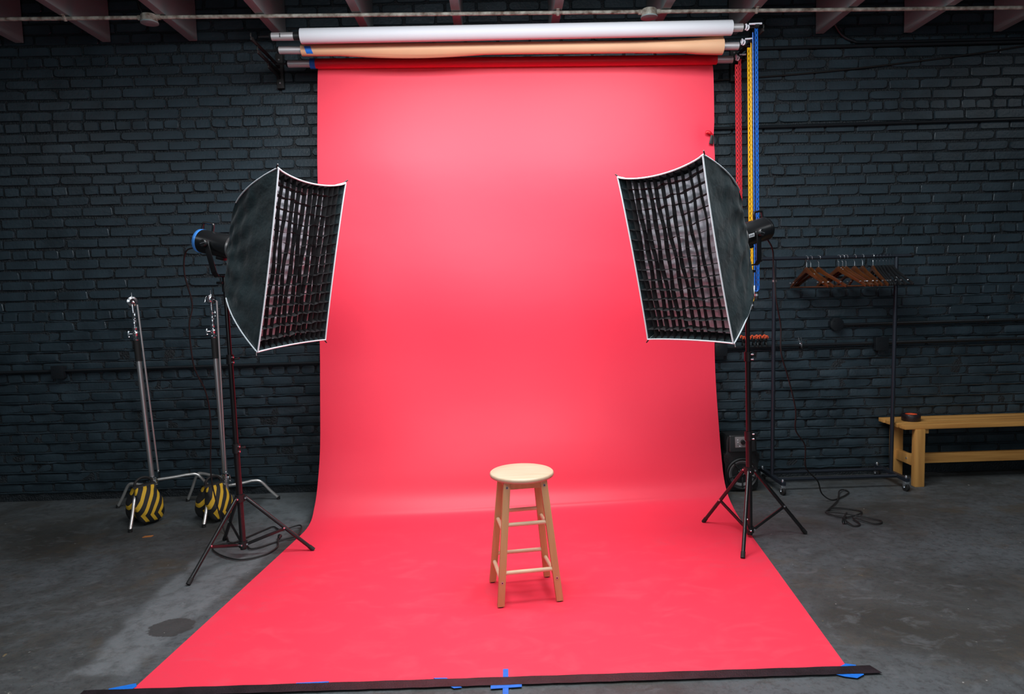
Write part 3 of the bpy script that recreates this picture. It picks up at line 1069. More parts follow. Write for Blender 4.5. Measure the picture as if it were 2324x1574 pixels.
# ------------------------------------------------------------------ softboxes, flashes, stands
def softbox(label, c, yaw, pit, rol, D, w=.6, h=.9):
    c = V(c)
    n = V(math.cos(yaw) * math.cos(pit), math.sin(yaw) * math.cos(pit), math.sin(pit))
    r0 = V(-math.sin(yaw), math.cos(yaw), 0)
    u0 = n.cross(r0)
    r = r0 * math.cos(rol) + u0 * math.sin(rol)
    u = r0 * -math.sin(rol) + u0 * math.cos(rol)
    Acen = c - n * D
    t = thing('softbox', label, 'softbox', c - n * D * .5 - V(0, 0, .45))
    ST, SBm, SS = .040, .008, .010

    def sag_top(f):
        return ST * (4 * f * (1 - f)) ** .8 + .003 * math.sin(f * 19)

    def sag_bot(f):
        return SBm * 4 * f * (1 - f)

    def corner(sx, sy):
        return r * (sx * w / 2) + u * (sy * h / 2)
    ring = .078

    def rod(sx, sy, s):
        e = corner(sx, sy)
        q = e.normalized() * ring
        return Acen + n * (D * (s ** 1.6)) + q + (e - q) * (s ** .78)

    def panel(a, b, sag, seed):
        def fn(u_, v_):
            s, f = v_, u_
            p = rod(*a, s).lerp(rod(*b, s), f)
            mid = (corner(*a) + corner(*b)).normalized()
            p = p + mid * (.026 * (1 - s) ** 2 * 4 * f * (1 - f)) - mid * (sag * (s ** 2) * (4 * f * (1 - f)) ** .8)
            p = p - mid * (.030 * math.sin(math.pi * s) * 4 * f * (1 - f))
            p = p + mid * ((.0045 * math.sin(f * 15 + seed + s * 6) + .0040 * math.sin(f * 34 + seed * 2 - s * 9) + .0025 * math.sin(f * 9 - s * 31 + seed)) * s * (1 - s) * 4)
            return p
        return fn
    cs = [(-1, 1), (1, 1), (1, -1), (-1, -1)]
    sg = [ST, SS, SBm, SS]
    for k in range(4):
        MB().grid(panel(cs[k], cs[(k + 1) % 4], sg[k], k * 2.3), 44, 40).build('side_panel', nylon, t, fix=False, angle=80)
    # white piping round the mouth and part way down the rod seams
    edge = []
    for k in range(4):
        fn = panel(cs[k], cs[(k + 1) % 4], sg[k], k * 2.3)
        pts = [fn(i / 24, 1.0) + n * .001 for i in range(25)]
        MB().tube(pts, .0042, 6).build('edge_piping', piping_m, t)
        e = corner(*cs[k])
        pts = [rod(*cs[k], .38 + .62 * i / 14) + e.normalized() * .003 for i in range(15)]
        MB().tube(pts, .0036, 6).build('seam_piping', piping_m, t)
        tip = rod(*cs[k], 1.0)
        MB().cyl(tip - n * .01, tip + n * .004 + e.normalized() * .022, .004, .003, 8).build('rod_tip', black_plastic, t)
    # mouth ring at the flash
    MB().lathe([(.074, -.012), (.080, -.010), (.080, .012), (.074, .016)], Acen, n, 28).build('speed_ring', black_metal, t)
    # diffuser cloth a hand's breadth inside, then the egg-crate grid

    def dif(u_, v_):
        lo, hi = -h / 2 + sag_bot(u_), h / 2 - sag_top(u_)
        uu = lo + (hi - lo) * v_
        ru = (u_ - .5) * w * .895
        uu *= .925
        dd = .046 + .008 * math.sin(u_ * 9 + v_ * 4) * math.sin(v_ * 7 + u_ * 3) * math.sin(math.pi * u_) + .005 * math.sin(u_ * 31 + v_ * 9) * math.sin(math.pi * v_)
        return c + r * ru + u * uu - n * dd
    MB().grid(dif, 26, 34).build('diffuser', diff_m, t, fix=False, angle=80)
    NC, NR, dep = 12, 16, .027
    for k in range(1, NC):
        f = k / NC
        lo, hi = -h / 2 + sag_bot(f) + .002, h / 2 - sag_top(f) - .002
        ph = k * 1.9 + yaw

        def fn(u_, v_, f=f, lo=lo, hi=hi, ph=ph):
            uu = lo + (hi - lo) * v_
            env = math.sin(math.pi * v_) * (1 if 0 < f < 1 else 0)
            wob = (.0065 * math.sin(uu * 11 + ph) + .0055 * math.sin(uu * 27 + ph * 2.2) * (1 - .7 * u_)) * env
            lean = .009 * (1 - 2 * f) * u_
            return c + r * ((f - .5) * w * .97 + wob + lean) + u * (uu * (1 - .035 * u_)) - n * (dep * u_ + .002)
        MB().grid(fn, 1, 40).build('grid_strip', grid_m, t, fix=False)
    for k in range(1, NR):
        f = k / NR
        ph = k * 2.7 + pit

        def fn(u_, v_, f=f, ph=ph):
            ru = v_
            lo, hi = -h / 2 + sag_bot(ru), h / 2 - sag_top(ru)
            uu = lo + (hi - lo) * f + (.004 * math.sin(ru * 9 + ph) + .0042 * math.sin(ru * 34 + ph)) * math.sin(math.pi * ru)
            return c + r * ((ru - .5) * w * (.975 - .045 * u_)) + u * (uu * (1 - .03 * u_)) - n * (dep * u_ + .002)
        MB().grid(fn, 1, 36).build('grid_strip', grid_m, t, fix=False)
    return Acen, n, t


def flash(label, apex, n, display=False, sticker=False, shift=0.0, name='studio_flash'):
    hz = V(n.x, n.y, 0).normalized()
    q = V(-hz.y, hz.x, 0)                    # horizontal, across the body
    upn = q.cross(n) if q.cross(n).z > 0 else n.cross(q)
    near = -q if q.y > 0 else q              # the side turned to the camera
    m = apex - n * .105
    t = thing(name, label, 'studio light', m - V(0, 0, .19))
    MB().lathe([(.050, -.155), (.060, -.150), (.064, -.138), (.065, -.130), (.065, .060), (.062, .066), (.062, .072), (.066, .076), (.066, .100)], m, n, 40).build('body', black_gloss, t, angle=30)
    MB().lathe([(.061, -.1535), (.0655, -.150), (.0665, -.134), (.0655, -.130)], m, n, 40, caps=False).build('rear_rim', display_m if display else black_gloss, t, angle=50)
    MB().lathe([(.0675, .070), (.0690, .073), (.0690, .092), (.0675, .096)], m, n, 40, caps=False).build('mount_ring', steel, t)
    MB().lathe([(.045, -.158), (.047, -.154)], m, n, 30).build('rear_panel', black_plastic, t)
    b0 = m - n * .146 + upn * .058
    b1 = m - n * .076 + upn * .060
    MB().tube(catmull([b0, b0 + upn * .034 + n * .001, b0 + upn * .044 + n * .010, b1 + upn * .044 - n * .010, b1 + upn * .034, b1], 5), .0065, 8).build('handle', black_metal, t)
    # socket under the body
    s0 = m + n * .005 - upn * .060
    MB().bar(s0, s0 - upn * .020, .040, .050, n).build('socket', black_plastic, t, bevel=.004)
    # yoke
    zlow = m.z - .170
    pm = m - n * shift
    an = m + near * .079
    af = m - near * .079
    yk = MB()
    pts = [pm + near * .079 + V(0, 0, .012), V(an.x, an.y, zlow + .022), V(an.x, an.y, zlow) - near * .018, V(af.x, af.y, zlow) + near * .018, V(af.x, af.y, zlow + .022), pm - near * .079 + V(0, 0, .012)]
    for a, b in zip(pts[:-1], pts[1:]):
        d = (b - a).normalized()
        yk.bar(a - d * .0012, b + d * .0012, .007, .032, hz)
    yk.v = yk.v
    yk.build('yoke', black_metal, t, bevel=.0015)
    for sgn, nm in ((1, near), (-1, -near)):
        k0_ = pm + nm * .064
        MB().cyl(k0_, k0_ + nm * .022, .013, n=16).build('pivot', black_plastic, t)
        MB().lathe([(.019, 0), (.021, .003), (.021, .015), (.018, .019)], pm + nm * .084, nm, 20).build('knob', black_plastic, t)
    kc = pm + near * .1035
    MB().bar(kc - n * .013 - upn * .006, kc + n * .013 + upn * .006, .004, .003, upn).build('knob_slot', zinc, t)
    # socket that drops over the stand spigot
    MB().cyl(V(m.x, m.y, zlow), V(m.x, m.y, zlow - .055), .0135, n=16).build('stand_socket', black_metal, t)
    kk = V(m.x, m.y, zlow - .034)
    MB().cyl(kk, kk + near * .030 - hz * .01, .004, n=8).build('lock_screw', zinc, t)
    MB().bar(kk + near * .028 - hz * .03, kk + near * .034 + hz * .012, .010, .014).build('lock_lever', black_plastic, t, bevel=.003)
    if sticker:
        # white paper label, curved round the barrel
        side = near
        ang0 = -.06

        def fn(u_, v_):
            a = ang0 + .30 * (v_ - .5)
            d = side * math.cos(a) + upn * math.sin(a)
            return m + n * (.020 + .046 * u_) + d * .0656
        st = MB().grid(fn, 4, 6).build('sticker', sticker_m, t, fix=False)
        cu = bpy.data.curves.new('sticker_text', 'FONT')
        cu.body = 'LB-800'
        cu.size = .0135
        cu.align_x = 'CENTER'
        cu.align_y = 'CENTER'
        to = bpy.data.objects.new('sticker_text_src', cu)
        COL.objects.link(to)
        dg = bpy.context.evaluated_depsgraph_get()
        tm = bpy.data.meshes.new_from_object(to.evaluated_get(dg))
        bpy.data.objects.remove(to)
        d = side * math.cos(ang0) + upn * math.sin(ang0)
        tv = -side * math.sin(ang0) + upn * math.cos(ang0)
        tx = n if n.cross(tv).dot(d) > 0 else -n
        oc = m + n * .043
        mb = MB()
        for v in tm.vertices:
            aa = ang0 + v.co.y / .0658
            dd = side * math.cos(aa) + upn * math.sin(aa)
            mb.v.append(tuple(oc + tx * v.co.x + dd * .0662))
        for p_ in tm.polygons:
            mb.f.append(tuple(p_.vertices))
        mb.build('lettering', ink_m, t, fix=False, smooth=False)
    return m, t, zlow


def light_stand(label, base, top, feet, hubz, lowz, r=(.0165, .0142, .0118), joints=(.63, 1.13), topr=1.5, name='light_stand'):
    x, y = base
    tx, ty, tz = top
    t = thing(name, label, 'light stand', (x, y, 0))

    def at(z):
        f = (z - lowz) / (tz - lowz)
        return V(x + (tx - x) * f, y + (ty - y) * f, z)
    zz = [lowz - .03, joints[0], joints[1], tz]
    for k in range(3):
        MB().cyl(at(zz[k]), at(zz[k + 1] + (.02 if k < 2 else 0)), r[k], n=16).build('pole_section', black_metal, t)
    for k, jz in enumerate(joints):
        MB().cyl(at(jz - .03), at(jz + .022), r[k] + .006, n=16).build('clamp_collar', black_plastic, t)
        p = at(jz - .004)
        for dz in (-.016, .012):
            MB().cyl(p + V(.012, -.012, dz), p + V(.026, -.018, dz), .0048, n=10).build('clamp_bolt', zinc, t)
        MB().bar(p + V(.018, .006, 0), p + V(.046, .012, .004), .016, .012).build('clamp_knob', black_plastic, t, bevel=.003)
    MB().cyl(at(tz - .035), at(tz), r[2] + .005, n=14).build('top_collar', black_plastic, t)
    MB().cyl(at(hubz - .02), at(hubz + .02), r[0] + .010, n=16).build('leg_hub', black_plastic, t)
    MB().cyl(at(lowz - .016), at(lowz + .016), r[0] + .008, n=16).build('brace_collar', black_plastic, t)
    hub, low = at(hubz), at(lowz)
    for fx, fy in feet:
        d = V(fx - hub.x, fy - hub.y, 0).normalized()
        a = hub + d * .032
        b = V(fx, fy, .010)
        leg = MB().cyl(a, b, .0105, n=14)
        lg = leg.build('leg', black_metal, t)
        dd = (b - a).normalized()
        MB().cyl(b - dd * .030, b + dd * .004, .0122, n=14).build('rubber_foot', black_rubber, lg)
        MB().bar(hub + d * .018, a + d * .006, .014, .026).build('hub_lug', black_plastic, t, bevel=.002)
        q = a.lerp(b, .57)
        e = low + d * .024
        MB().bar(e, q - V(0, 0, .006), .009, .017).build('brace', black_metal, t, bevel=.002)
        side = d.cross(V(0, 0, 1)) * (1 if d.cross(V(0, 0, 1)).y < 0 else -1)
        for p in (q, e, a):
            MB().cyl(p + side * .006, p + side * .0135, .0052, n=10).build('rivet', zinc, t)
    return t


cL = (-1.040, 3.645, 1.640)
apex, nL, _ = softbox('tilted grid softbox left of the red backdrop, its dark side panel towards us', cL, -.318, -.219, .024, .42)
mL, fL_, zl = flash('black flash head with a blue glowing rear rim, behind the left softbox', apex, nL, display=True, shift=.045)
light_stand('black tripod stand under the left softbox, one foot on the red paper', (-1.508, 3.782), (mL.x, mL.y, zl - .05),
            [(-1.656, 3.422), (-1.132, 3.842), (-1.730, 4.064)], .343, .078)
cR = (.872, 3.487, 1.612)
apexR, nR, _ = softbox('grid softbox right of the red backdrop, its white cloth showing through the grid', cR, 3.678, -.212, .013, .47)
mR, fR_, zr = flash('black flash head with a white sticker, behind the right softbox', apexR, nR, sticker=True)
light_stand('black tripod stand under the right softbox, two feet on the red paper', (1.386, 3.822), (mR.x, mR.y, zr - .05),
            [(1.200, 4.094), (1.240, 3.520), (1.722, 3.853)], .399, .050, joints=(.606, 1.06))


# power cords ------------------------------------------------------------------
def cord(name, label, pts, r=.0045, plug=None):
    P = catmull(pts, 7)
    t = thing(name, label, 'power cord', (P[-1].x, P[-1].y, 0))
    MB().tube(P, r, 7).build('cable', black_rubber, t)
    if plug:
        a, b = V(plug[0]), V(plug[1])
        d = (b - a).normalized()
        MB().cyl(a, b, .007, .0135, 12).build('plug_body', black_plastic, t)
        s = d.cross(V(0, 0, 1)).normalized()
        for k in (-1, 1):
            MB().bar(b + s * .006 * k, b + s * .006 * k + d * .018, .0018, .006).build('prong', zinc, t)
    return t


rearL = mL - nL * .150 - V(0, 0, .035)
z0 = .0095
cord('power_cord', 'black power cord dropping from the left flash to a tangle under its stand',
     [tuple(rearL), (-1.770, 3.90, 1.735), (-1.812, 3.95, 1.613), (-1.802, 4.0, 1.436), (-1.828, 4.0, 1.309), (-1.839, 4.05, 1.071), (-1.801, 4.1, .905), (-1.806, 4.15, .707), (-1.847, 4.2, .393), (-1.825, 4.2, .20),
      (-1.79, 4.20, .03), (-1.74, 4.12, z0), (-1.662, 3.993, z0), (-1.603, 4.082, z0), (-1.539, 4.206, z0), (-1.500, 4.26, z0), (-1.425, 4.195, z0), (-1.320, 4.235, z0 + .012), (-1.284, 4.052, z0 + .012), (-1.368, 4.016, z0),
      (-1.493, 3.887, z0), (-1.564, 3.957, z0), (-1.66, 4.00, z0), (-1.744, 3.931, z0), (-1.652, 3.808, z0), (-1.508, 3.726, z0), (-1.394, 3.786, z0), (-1.358, 3.90, z0), (-1.382, 3.985, .016), (-1.388, 4.02, .018)],
     plug=((-1.388, 4.02, .018), (-1.392, 4.055, .020)))
rearR = mR - nR * .150 - V(0, 0, .035)
cord('power_cord', 'black power cord falling from the right flash to loose coils on the concrete',
     [tuple(rearR), (1.548, 3.91, 1.66), (1.573, 3.95, 1.567), (1.589, 3.95, 1.364), (1.636, 4.0, 1.206), (1.639, 4.0, 1.049), (1.705, 4.05, .883), (1.770, 4.1, .685), (1.792, 4.15, .551), (1.873, 4.2, .440), (1.902, 4.25, .285), (2.023, 4.35, .167), (2.085, 4.42, .06),
      (2.153, 4.43, z0), (2.240, 4.475, z0), (2.345, 4.575, z0), (2.345, 4.640, z0), (2.278, 4.575, z0 + .01), (2.177, 4.396, z0 + .004), (2.005, 4.195, z0), (2.06, 4.24, z0 + .006), (2.149, 4.252, z0), (2.225, 4.190, z0), (2.17, 4.113, z0 + .006),
      (2.06, 4.084, z0), (1.994, 4.164, z0 + .008), (2.09, 4.12, z0 + .01), (2.249, 4.015, z0), (2.192, 3.956, z0), (2.105, 4.05, z0 + .008), (2.100, 3.96, z0), (2.050, 3.935, z0), (2.040, 4.02, z0 + .010), (2.10, 4.12, z0 + .016), (2.055, 4.06, .022), (2.030, 4.02, .022)],
     plug=((2.030, 4.02, .022), (2.018, 3.985, .018)))


# ------------------------------------------------------------------ stool
def stool():
    cx, cy, a = .0675, 3.21, .150
    ca, sa = math.cos(a), math.sin(a)

    def W(x, y, z):
        return V(cx + x * ca - y * sa, cy + x * sa + y * ca, z)
    t = thing('bar_stool', 'round pale wooden stool standing on the red paper', 'stool', (cx, cy, 0))
    MB().lathe([(.120, .576), (.145, .577), (.1515, .581), (.1535, .588), (.1520, .596), (.147, .600), (.10, .6015), (.03, .601)], (cx, cy, 0), n=56).build('seat', stool_light, t, angle=50)
    hb, ht, zt, zb = .1395, .0860, .577, .009
    lw, ld = .033, .023

    def lp(sx, sy, z):
        f = (z - zb) / (zt - zb)
        k = hb + (ht - hb) * f
        return sx * k, sy * k
    for sx in (-1, 1):
        for sy in (-1, 1):
            bot, top = [], []
            for L_, z in ((bot, zb), (top, zt)):
                px, py = lp(sx, sy, z)
                L_ += [W(px - lw / 2, py - ld / 2, z), W(px + lw / 2, py - ld / 2, z), W(px + lw / 2, py + ld / 2, z), W(px - lw / 2, py + ld / 2, z)]
            lg = MB().hexa(bot, top).build('leg', stool_wood, t, bevel=.003)
            px, py = lp(sx, sy, .007)
            MB().cyl(W(px, py, .0045), W(px, py, .0095), .010, n=12).build('glide', black_plastic, lg)
            if sy < 0:
                for z in (.552, .118):
                    px, py = lp(sx, sy, z)
                    MB().cyl(W(px, py - ld / 2 - .0018, z), W(px, py - ld / 2 + .004, z), .0068, n=14).build('screw', steel, lg)
                    MB().cyl(W(px, py - ld / 2 - .0022, z), W(px, py - ld / 2 - .001, z), .0035, n=6).build('screw_socket', ink_m, lg)
    # aprons under the seat
    for sy in (-1, 1):
        x0, y0 = lp(1, sy, .558)
        MB().bar(W(-x0, y0, .557), W(x0, y0, .557), .014, .034).build('apron', stool_wood, t, bevel=.002)
        x0, y0 = lp(sy, 1, .548)
        MB().bar(W(x0, -y0, .557), W(x0, y0, .557), .014, .034).build('apron', stool_wood, t, bevel=.002)
    for sy in (-1, 1):
        for z in (.378, .158):
            x0, y0 = lp(1, sy, z)
            MB().cyl(W(-x0, y0, z), W(x0, y0, z), .0098, n=16).build('rung', rung_wood, t)
        for z in (.342, .118):
            x0, y0 = lp(sy, 1, z)
            MB().cyl(W(x0, -y0, z), W(x0, y0, z), .0098, n=16).build('rung', rung_wood, t)


stool()


# ------------------------------------------------------------------ C-stands and sandbags
def cstand(label, c, lean, feet, knees, armtop, armbot, headdir, name='c_stand'):
    x, y = c
    t = thing(name, label, 'stand', (x, y, 0))

    def at(z):
        return V(x + lean[0] * (z - .2), y + lean[1] * (z - .2), z)
    MB().cyl(at(.055), at(1.06), .0175, n=20).build('column', steel, t)
    MB().cyl(at(1.05), at(1.195), .0215, n=20).build('grip_sleeve', black_rubber, t)
    MB().lathe([(.0215, 0), (.0225, .004), (.0225, .012), (.019, .016), (.019, .040), (.0215, .044), (.0215, .050), (.019, .054), (.019, .080), (.0215, .084), (.0205, .092)], at(1.195), (at(2) - at(1)), 20).build('top_collar', chrome, t)
    MB().cyl(at(1.28), at(1.445), .0118, n=16).build('riser', chrome, t)
    MB().lathe([(.013, 0), (.0165, .003), (.0165, .020), (.0145, .026), (.0145, .060), (.0165, .064), (.0165, .076), (.012, .080)], at(1.305), (0, 0, 1), 18).build('riser_collar', chrome, t)

    def tee(z, d, r0):
        p = at(z)
        d = V(d).normalized()
        s = d.cross(V(0, 0, 1)).normalized()
        k = MB().cyl(p + d * r0 * .7, p + d * (r0 + .026), .0055, n=10).build('tee_shaft', chrome, t)
        e = p + d * (r0 + .026)
        MB().tube([e - V(0, 0, .020) - d * .003, e, e + V(0, 0, .020) - d * .003], [.0065, .0075, .0065], 8).build('tee_handle', chrome, t)
        MB().ball(e - V(0, 0, .021) - d * .003, .0078).build('tee_end', chrome, t)
    tee(1.240, (-.9, -.45, 0), .019)
    tee(1.365, (headdir[0], headdir[1], 0), .013)
    # grip head: two round plates on a horizontal pin
    hp = at(1.462)
    hd = V(headdir[0], headdir[1], 0).normalized()
    hs = V(-hd.y, hd.x, 0)
    MB().lathe([(.016, -.030), (.020, -.026), (.020, -.012), (.033, -.010), (.035, -.004), (.035, .004), (.033, .010), (.020, .012), (.020, .026), (.014, .034)], hp, hd, 28).build('grip_head', chrome, t, angle=30)
    MB().cyl(at(1.43), at(1.462), .013, n=14).build('head_socket', chrome, t)
    MB().cyl(hp - hd * .034, hp - hd * .064, .006, n=10).build('tee_shaft', chrome, t)
    MB().tube([hp - hd * .066 + V(0, 0, .020) + hs * .008, hp - hd * .068, hp - hd * .066 - V(0, 0, .020) - hs * .008], [.006, .0075, .006], 8).build('tee_handle', chrome, t)
    MB().cyl(hp + hd * .034, hp + hd * .066 - V(0, 0, .010), .004, .003, 8).build('release_pin', chrome, t)
    MB().cyl(hp + V(0, 0, .03), hp + V(0, 0, .062), .0055, .0025, 10).build('spike', chrome, t)
    # arm folded down beside the column
    MB().cyl(armtop, armbot, .0070, n=12).build('arm', steel, t)
    MB().ball(armbot, .0085).build('arm_end', chrome, t)
    # turtle base: two castings that the legs plug into
    MB().lathe([(.018, 0), (.027, .004), (.027, .020), (.021, .026), (.021, .040), (.026, .044), (.026, .058), (.018, .064)], at(.170), (0, 0, 1), 20).build('base_casting', chrome, t, angle=30)
    MB().lathe([(.014, 0), (.024, .004), (.024, .018), (.018, .024)], at(.088), (0, 0, 1), 20).build('base_casting', chrome, t, angle=30)
    tee(.205, (.85, -.5, 0), .026)
    for (fx, fy), kz, kf in zip(feet, knees[0], knees[1]):
        h0 = at(kz)
        d = V(fx - h0.x, fy - h0.y, 0)
        k1 = h0 + d * kf + V(0, 0, knees[2])
        pts = [h0 + d.normalized() * .018, h0.lerp(k1, .55), k1 - d * .10 - V(0, 0, .0), k1 + d * .05 - V(0, 0, .012), V(fx, fy, 0).lerp(k1, .45) + d * .02, V(fx, fy, .012)]
        P = catmull(pts, 7)
        lg = MB().tube(P, .0105, 12).build('leg', leg_steel, t)
        MB().cyl(V(fx, fy, .022), V(fx, fy, .001), .0125, n=12).build('foot_cap', black_rubber, lg)
    return t


cstand('chrome C-stand standing furthest left by the brick wall', (-2.500, 4.752), (-.040, 0), [(-2.412, 4.273), (-2.783, 4.800), (-2.090, 4.905)],
       ((.185, .165, .205), (.70, .62, .62), .012), (-2.492, 4.705, 1.44), (-2.449, 4.74, .275), (.62, -.78))
cstand('chrome C-stand nearer the left softbox stand', (-2.002, 4.782), (-.016, 0), [(-1.966, 4.320), (-2.336, 4.905), (-1.672, 4.887)],
       ((.165, .200, .140), (.70, .66, .62), .016), (-1.968, 4.745, 1.45), (-1.986, 4.755, .245), (.80, -.60))


def sandbag(label, loc, rz, lift=.21, name='sandbag'):
    t = thing(name, label, 'sandbag', (0, 0, 0), 'sandbags on the stand legs')
    for s in (-1, 1):
        def fn(u_, v_, s=s):
            a = 2 * math.pi * u_
            z = .004 + v_ * (lift - .004)
            f = v_
            ww = (.014 + .052 * math.sin(math.pi * min(1, f * .92 + .05)) ** .8) if f < .999 else .012
            ww = .010 + .050 * (math.sin(math.pi * (f * .80 + .12)) ** 1.3) if 0 < f < 1 else .010
            dd = .034 + .056 * (math.sin(math.pi * (f * .72 + .16)) ** 1.0)
            if v_ < .06:
                ww *= .55
                dd *= .80
            xc = s * (.070 - .052 * f ** 1.6)
            ca, sa = math.cos(a), math.sin(a)
            px = math.copysign(abs(ca) ** .75, ca) * ww
            py = math.copysign(abs(sa) ** .8, sa) * dd
            return V(xc + px + .003 * math.sin(a * 5 + f * 9), py + .003 * math.sin(f * 17 + a * 3), z)
        mb = MB().grid(fn, 30, 20, closed_u=True)
        mb.f.append(tuple(range(29, -1, -1)))
        mb.f.append(tuple(20 * 30 + k for k in range(30)))
        mb.build('pouch', bag_m, t, angle=60)

    def br(u_, v_):
        a = math.pi * u_
        return V(.024 * math.cos(a), (v_ - .5) * .15, lift - .004 + .016 * math.sin(a))
    MB().grid(br, 10, 6).build('bridge', black_rubber, t, fix=False)
    hp = [(0.004, -.055, lift), (0, -.052, lift + .03), (-.004, -.02, lift + .052), (-.004, .02, lift + .052), (0, .052, lift + .03), (.004, .055, lift)]
    MB().tube([(p[0], p[1], p[2]) for p in catmull(hp, 5)], .009, 8).build('handle', black_rubber, t)
    t.location = loc
    t.rotation_euler = (0, 0, rz)
    return t


sandbag('yellow striped black sandbag hung on the leg of the leftmost chrome stand', (-2.415, 4.470, 0), -.62, .245)
sandbag('yellow striped black sandbag hung on the chrome stand nearer the softbox', (-1.960, 4.480, 0), -.55, .235)

# ------------------------------------------------------------------ loudspeaker
t = thing('portable_speaker', 'black portable loudspeaker with a round woofer, low by the wall beside the red paper', 'speaker', (1.650, 4.80, 0))
sx_, sy0 = 1.650, 4.700


def spk_outline(sc_=1.0):
    pts = [(-.095, .008), (.095, .008), (.118, .035), (.120, .20), (.128, .225), (.126, .262), (.108, .285), (.108, .372), (.095, .402), (-.095, .402), (-.108, .372), (-.108, .285), (-.126, .262), (-.128, .225), (-.120, .20), (-.118, .035)]
    return [(sx_ + x * sc_, z) for x, z in pts]


MB().prism([(x, sy0 + .004, z) for x, z in spk_outline()], (0, .17, 0)).build('cabinet', black_plastic, t, bevel=.010)
MB().hexa([(sx_ - .098, sy0 - .022, .288), (sx_ + .098, sy0 - .022, .288), (sx_ + .098, sy0 + .05, .288), (sx_ - .098, sy0 + .05, .288)],
          [(sx_ - .092, sy0 - .006, .408), (sx_ + .092, sy0 - .006, .408), (sx_ + .092, sy0 + .05, .408), (sx_ - .092, sy0 + .05, .408)]).build('console', black_plastic, t, bevel=.012, seg=3)
MB().hexa([(sx_ - .052, sy0 - .020, .322), (sx_ + .052, sy0 - .020, .322), (sx_ + .052, sy0 + .0, .322), (sx_ - .052, sy0 + .0, .322)],
          [(sx_ - .052, sy0 - .011, .396), (sx_ + .052, sy0 - .011, .396), (sx_ + .052, sy0 + .0, .396), (sx_ - .052, sy0 + .0, .396)]).build('control_panel', panel_m, t, bevel=.002)
MB().cyl((sx_, sy0 - .012, .362), (sx_, sy0 - .032, .359), .0155, n=20).build('volume_knob', black_plastic, t)
for k, (dx, z) in enumerate(((-.034, .375), (-.034, .360), (-.034, .345), (.034, .375), (.034, .360), (.034, .345), (-.022, .332), (-.008, .330), (.008, .330), (.022, .332))):
    yy = sy0 - .020 + (z - .322) / .074 * .009
    MB().cyl((sx_ + dx, yy + .002, z), (sx_ + dx, yy - .004, z), .0034, n=8).build('button', zinc if k in (2, 5, 7, 8) else sticker_m, t)
MB().lathe([(.100, .002), (.112, -.004), (.114, -.012), (.106, -.016), (.097, -.010), (.094, .000)], (sx_, sy0, .132), (0, 1, 0), 44, caps=False).build('woofer_rim', black_plastic, t)
MB().lathe([(.094, -.004), (.086, -.008), (.080, -.002), (.040, .022), (.032, .024)], (sx_, sy0, .132), (0, 1, 0), 44, caps=False).build('woofer_cone', cone_m, t)
MB().lathe([(.034, .024), (.030, .006), (.018, -.004), (.004, -.007)], (sx_, sy0, .132), (0, 1, 0), 28).build('dust_cap', black_gloss, t)
MB().ball((sx_ + .004, sy0 - .012, .136), .0095).build('centre_stud', zinc, t)
for k in range(5):
    a = math.radians(90 + 72 * k + 36)
    p0 = V(sx_ + .024 * math.cos(a), sy0 - .010, .132 + .024 * math.sin(a))
    p1 = V(sx_ + .098 * math.cos(a), sy0 - .013, .132 + .098 * math.sin(a))
    MB().bar(p0, p1, .010, .006, (0, 1, 0)).build('spoke', black_plastic, t, bevel=.002)
for s in (-1, 1):
    for k in range(5):
        MB().bar((sx_ + s * .098, sy0 - .004, .236 + k * .010 - .012), (sx_ + s * .127, sy0 + .004, .246 + k * .0105 - .012), .004, .005).build('rib', black_plastic, t)
    MB().cyl((sx_ + s * .075, sy0 + .03, .012), (sx_ + s * .075, sy0 + .03, 0), .014, n=12).build('foot', black_rubber, t)
    MB().cyl((sx_ + s * .075, sy0 + .14, .012), (sx_ + s * .075, sy0 + .14, 0), .014, n=12).build('foot', black_rubber, t)

# ------------------------------------------------------------------ garment rack
t = thing('garment_rack', 'black steel clothes rack on wheels by the brick wall', 'clothes rack', (2.325, 4.78, 0))
XL, XR, YR, ZB = 1.902, 2.762, 4.780, 1.628
lean_l, lean_r = (1.896, 1.908), (2.754, 2.768)
MB().cyl((1.817, YR, ZB + .003), (2.868, YR, ZB - .003), .0125, n=16).build('hanging_bar', navy_steel, t)
for x in (1.810, 2.875):
    MB().cyl((x - .008, YR, ZB), (x + .008, YR, ZB), .0165, n=16).build('bar_cap', black_plastic, t)
for lo, hi in (lean_l, lean_r):
    MB().cyl((lo, YR, .085), (hi, YR, ZB - .010), .0135, n=16).build('post', navy_steel, t)
    MB().cyl((lo + (hi - lo) * .5, YR, .70), (lo + (hi - lo) * .5, YR, .745), .0150, n=16).build('post_sleeve', navy_steel, t)
    MB().cyl((hi, YR, ZB - .16), (hi, YR, ZB - .145), .0155, n=16).build('post_sleeve', zinc, t)
    MB().bar((lo, 4.985, .083), (lo, 4.575, .083), .030, .026).build('foot_rail', navy_steel, t, bevel=.003)
for y in (4.870, 4.690):
    MB().cyl((lean_l[0] + .01, y, .083), (lean_r[0] - .01, y, .083), .0125, n=16).build('base_bar', navy_steel, t)
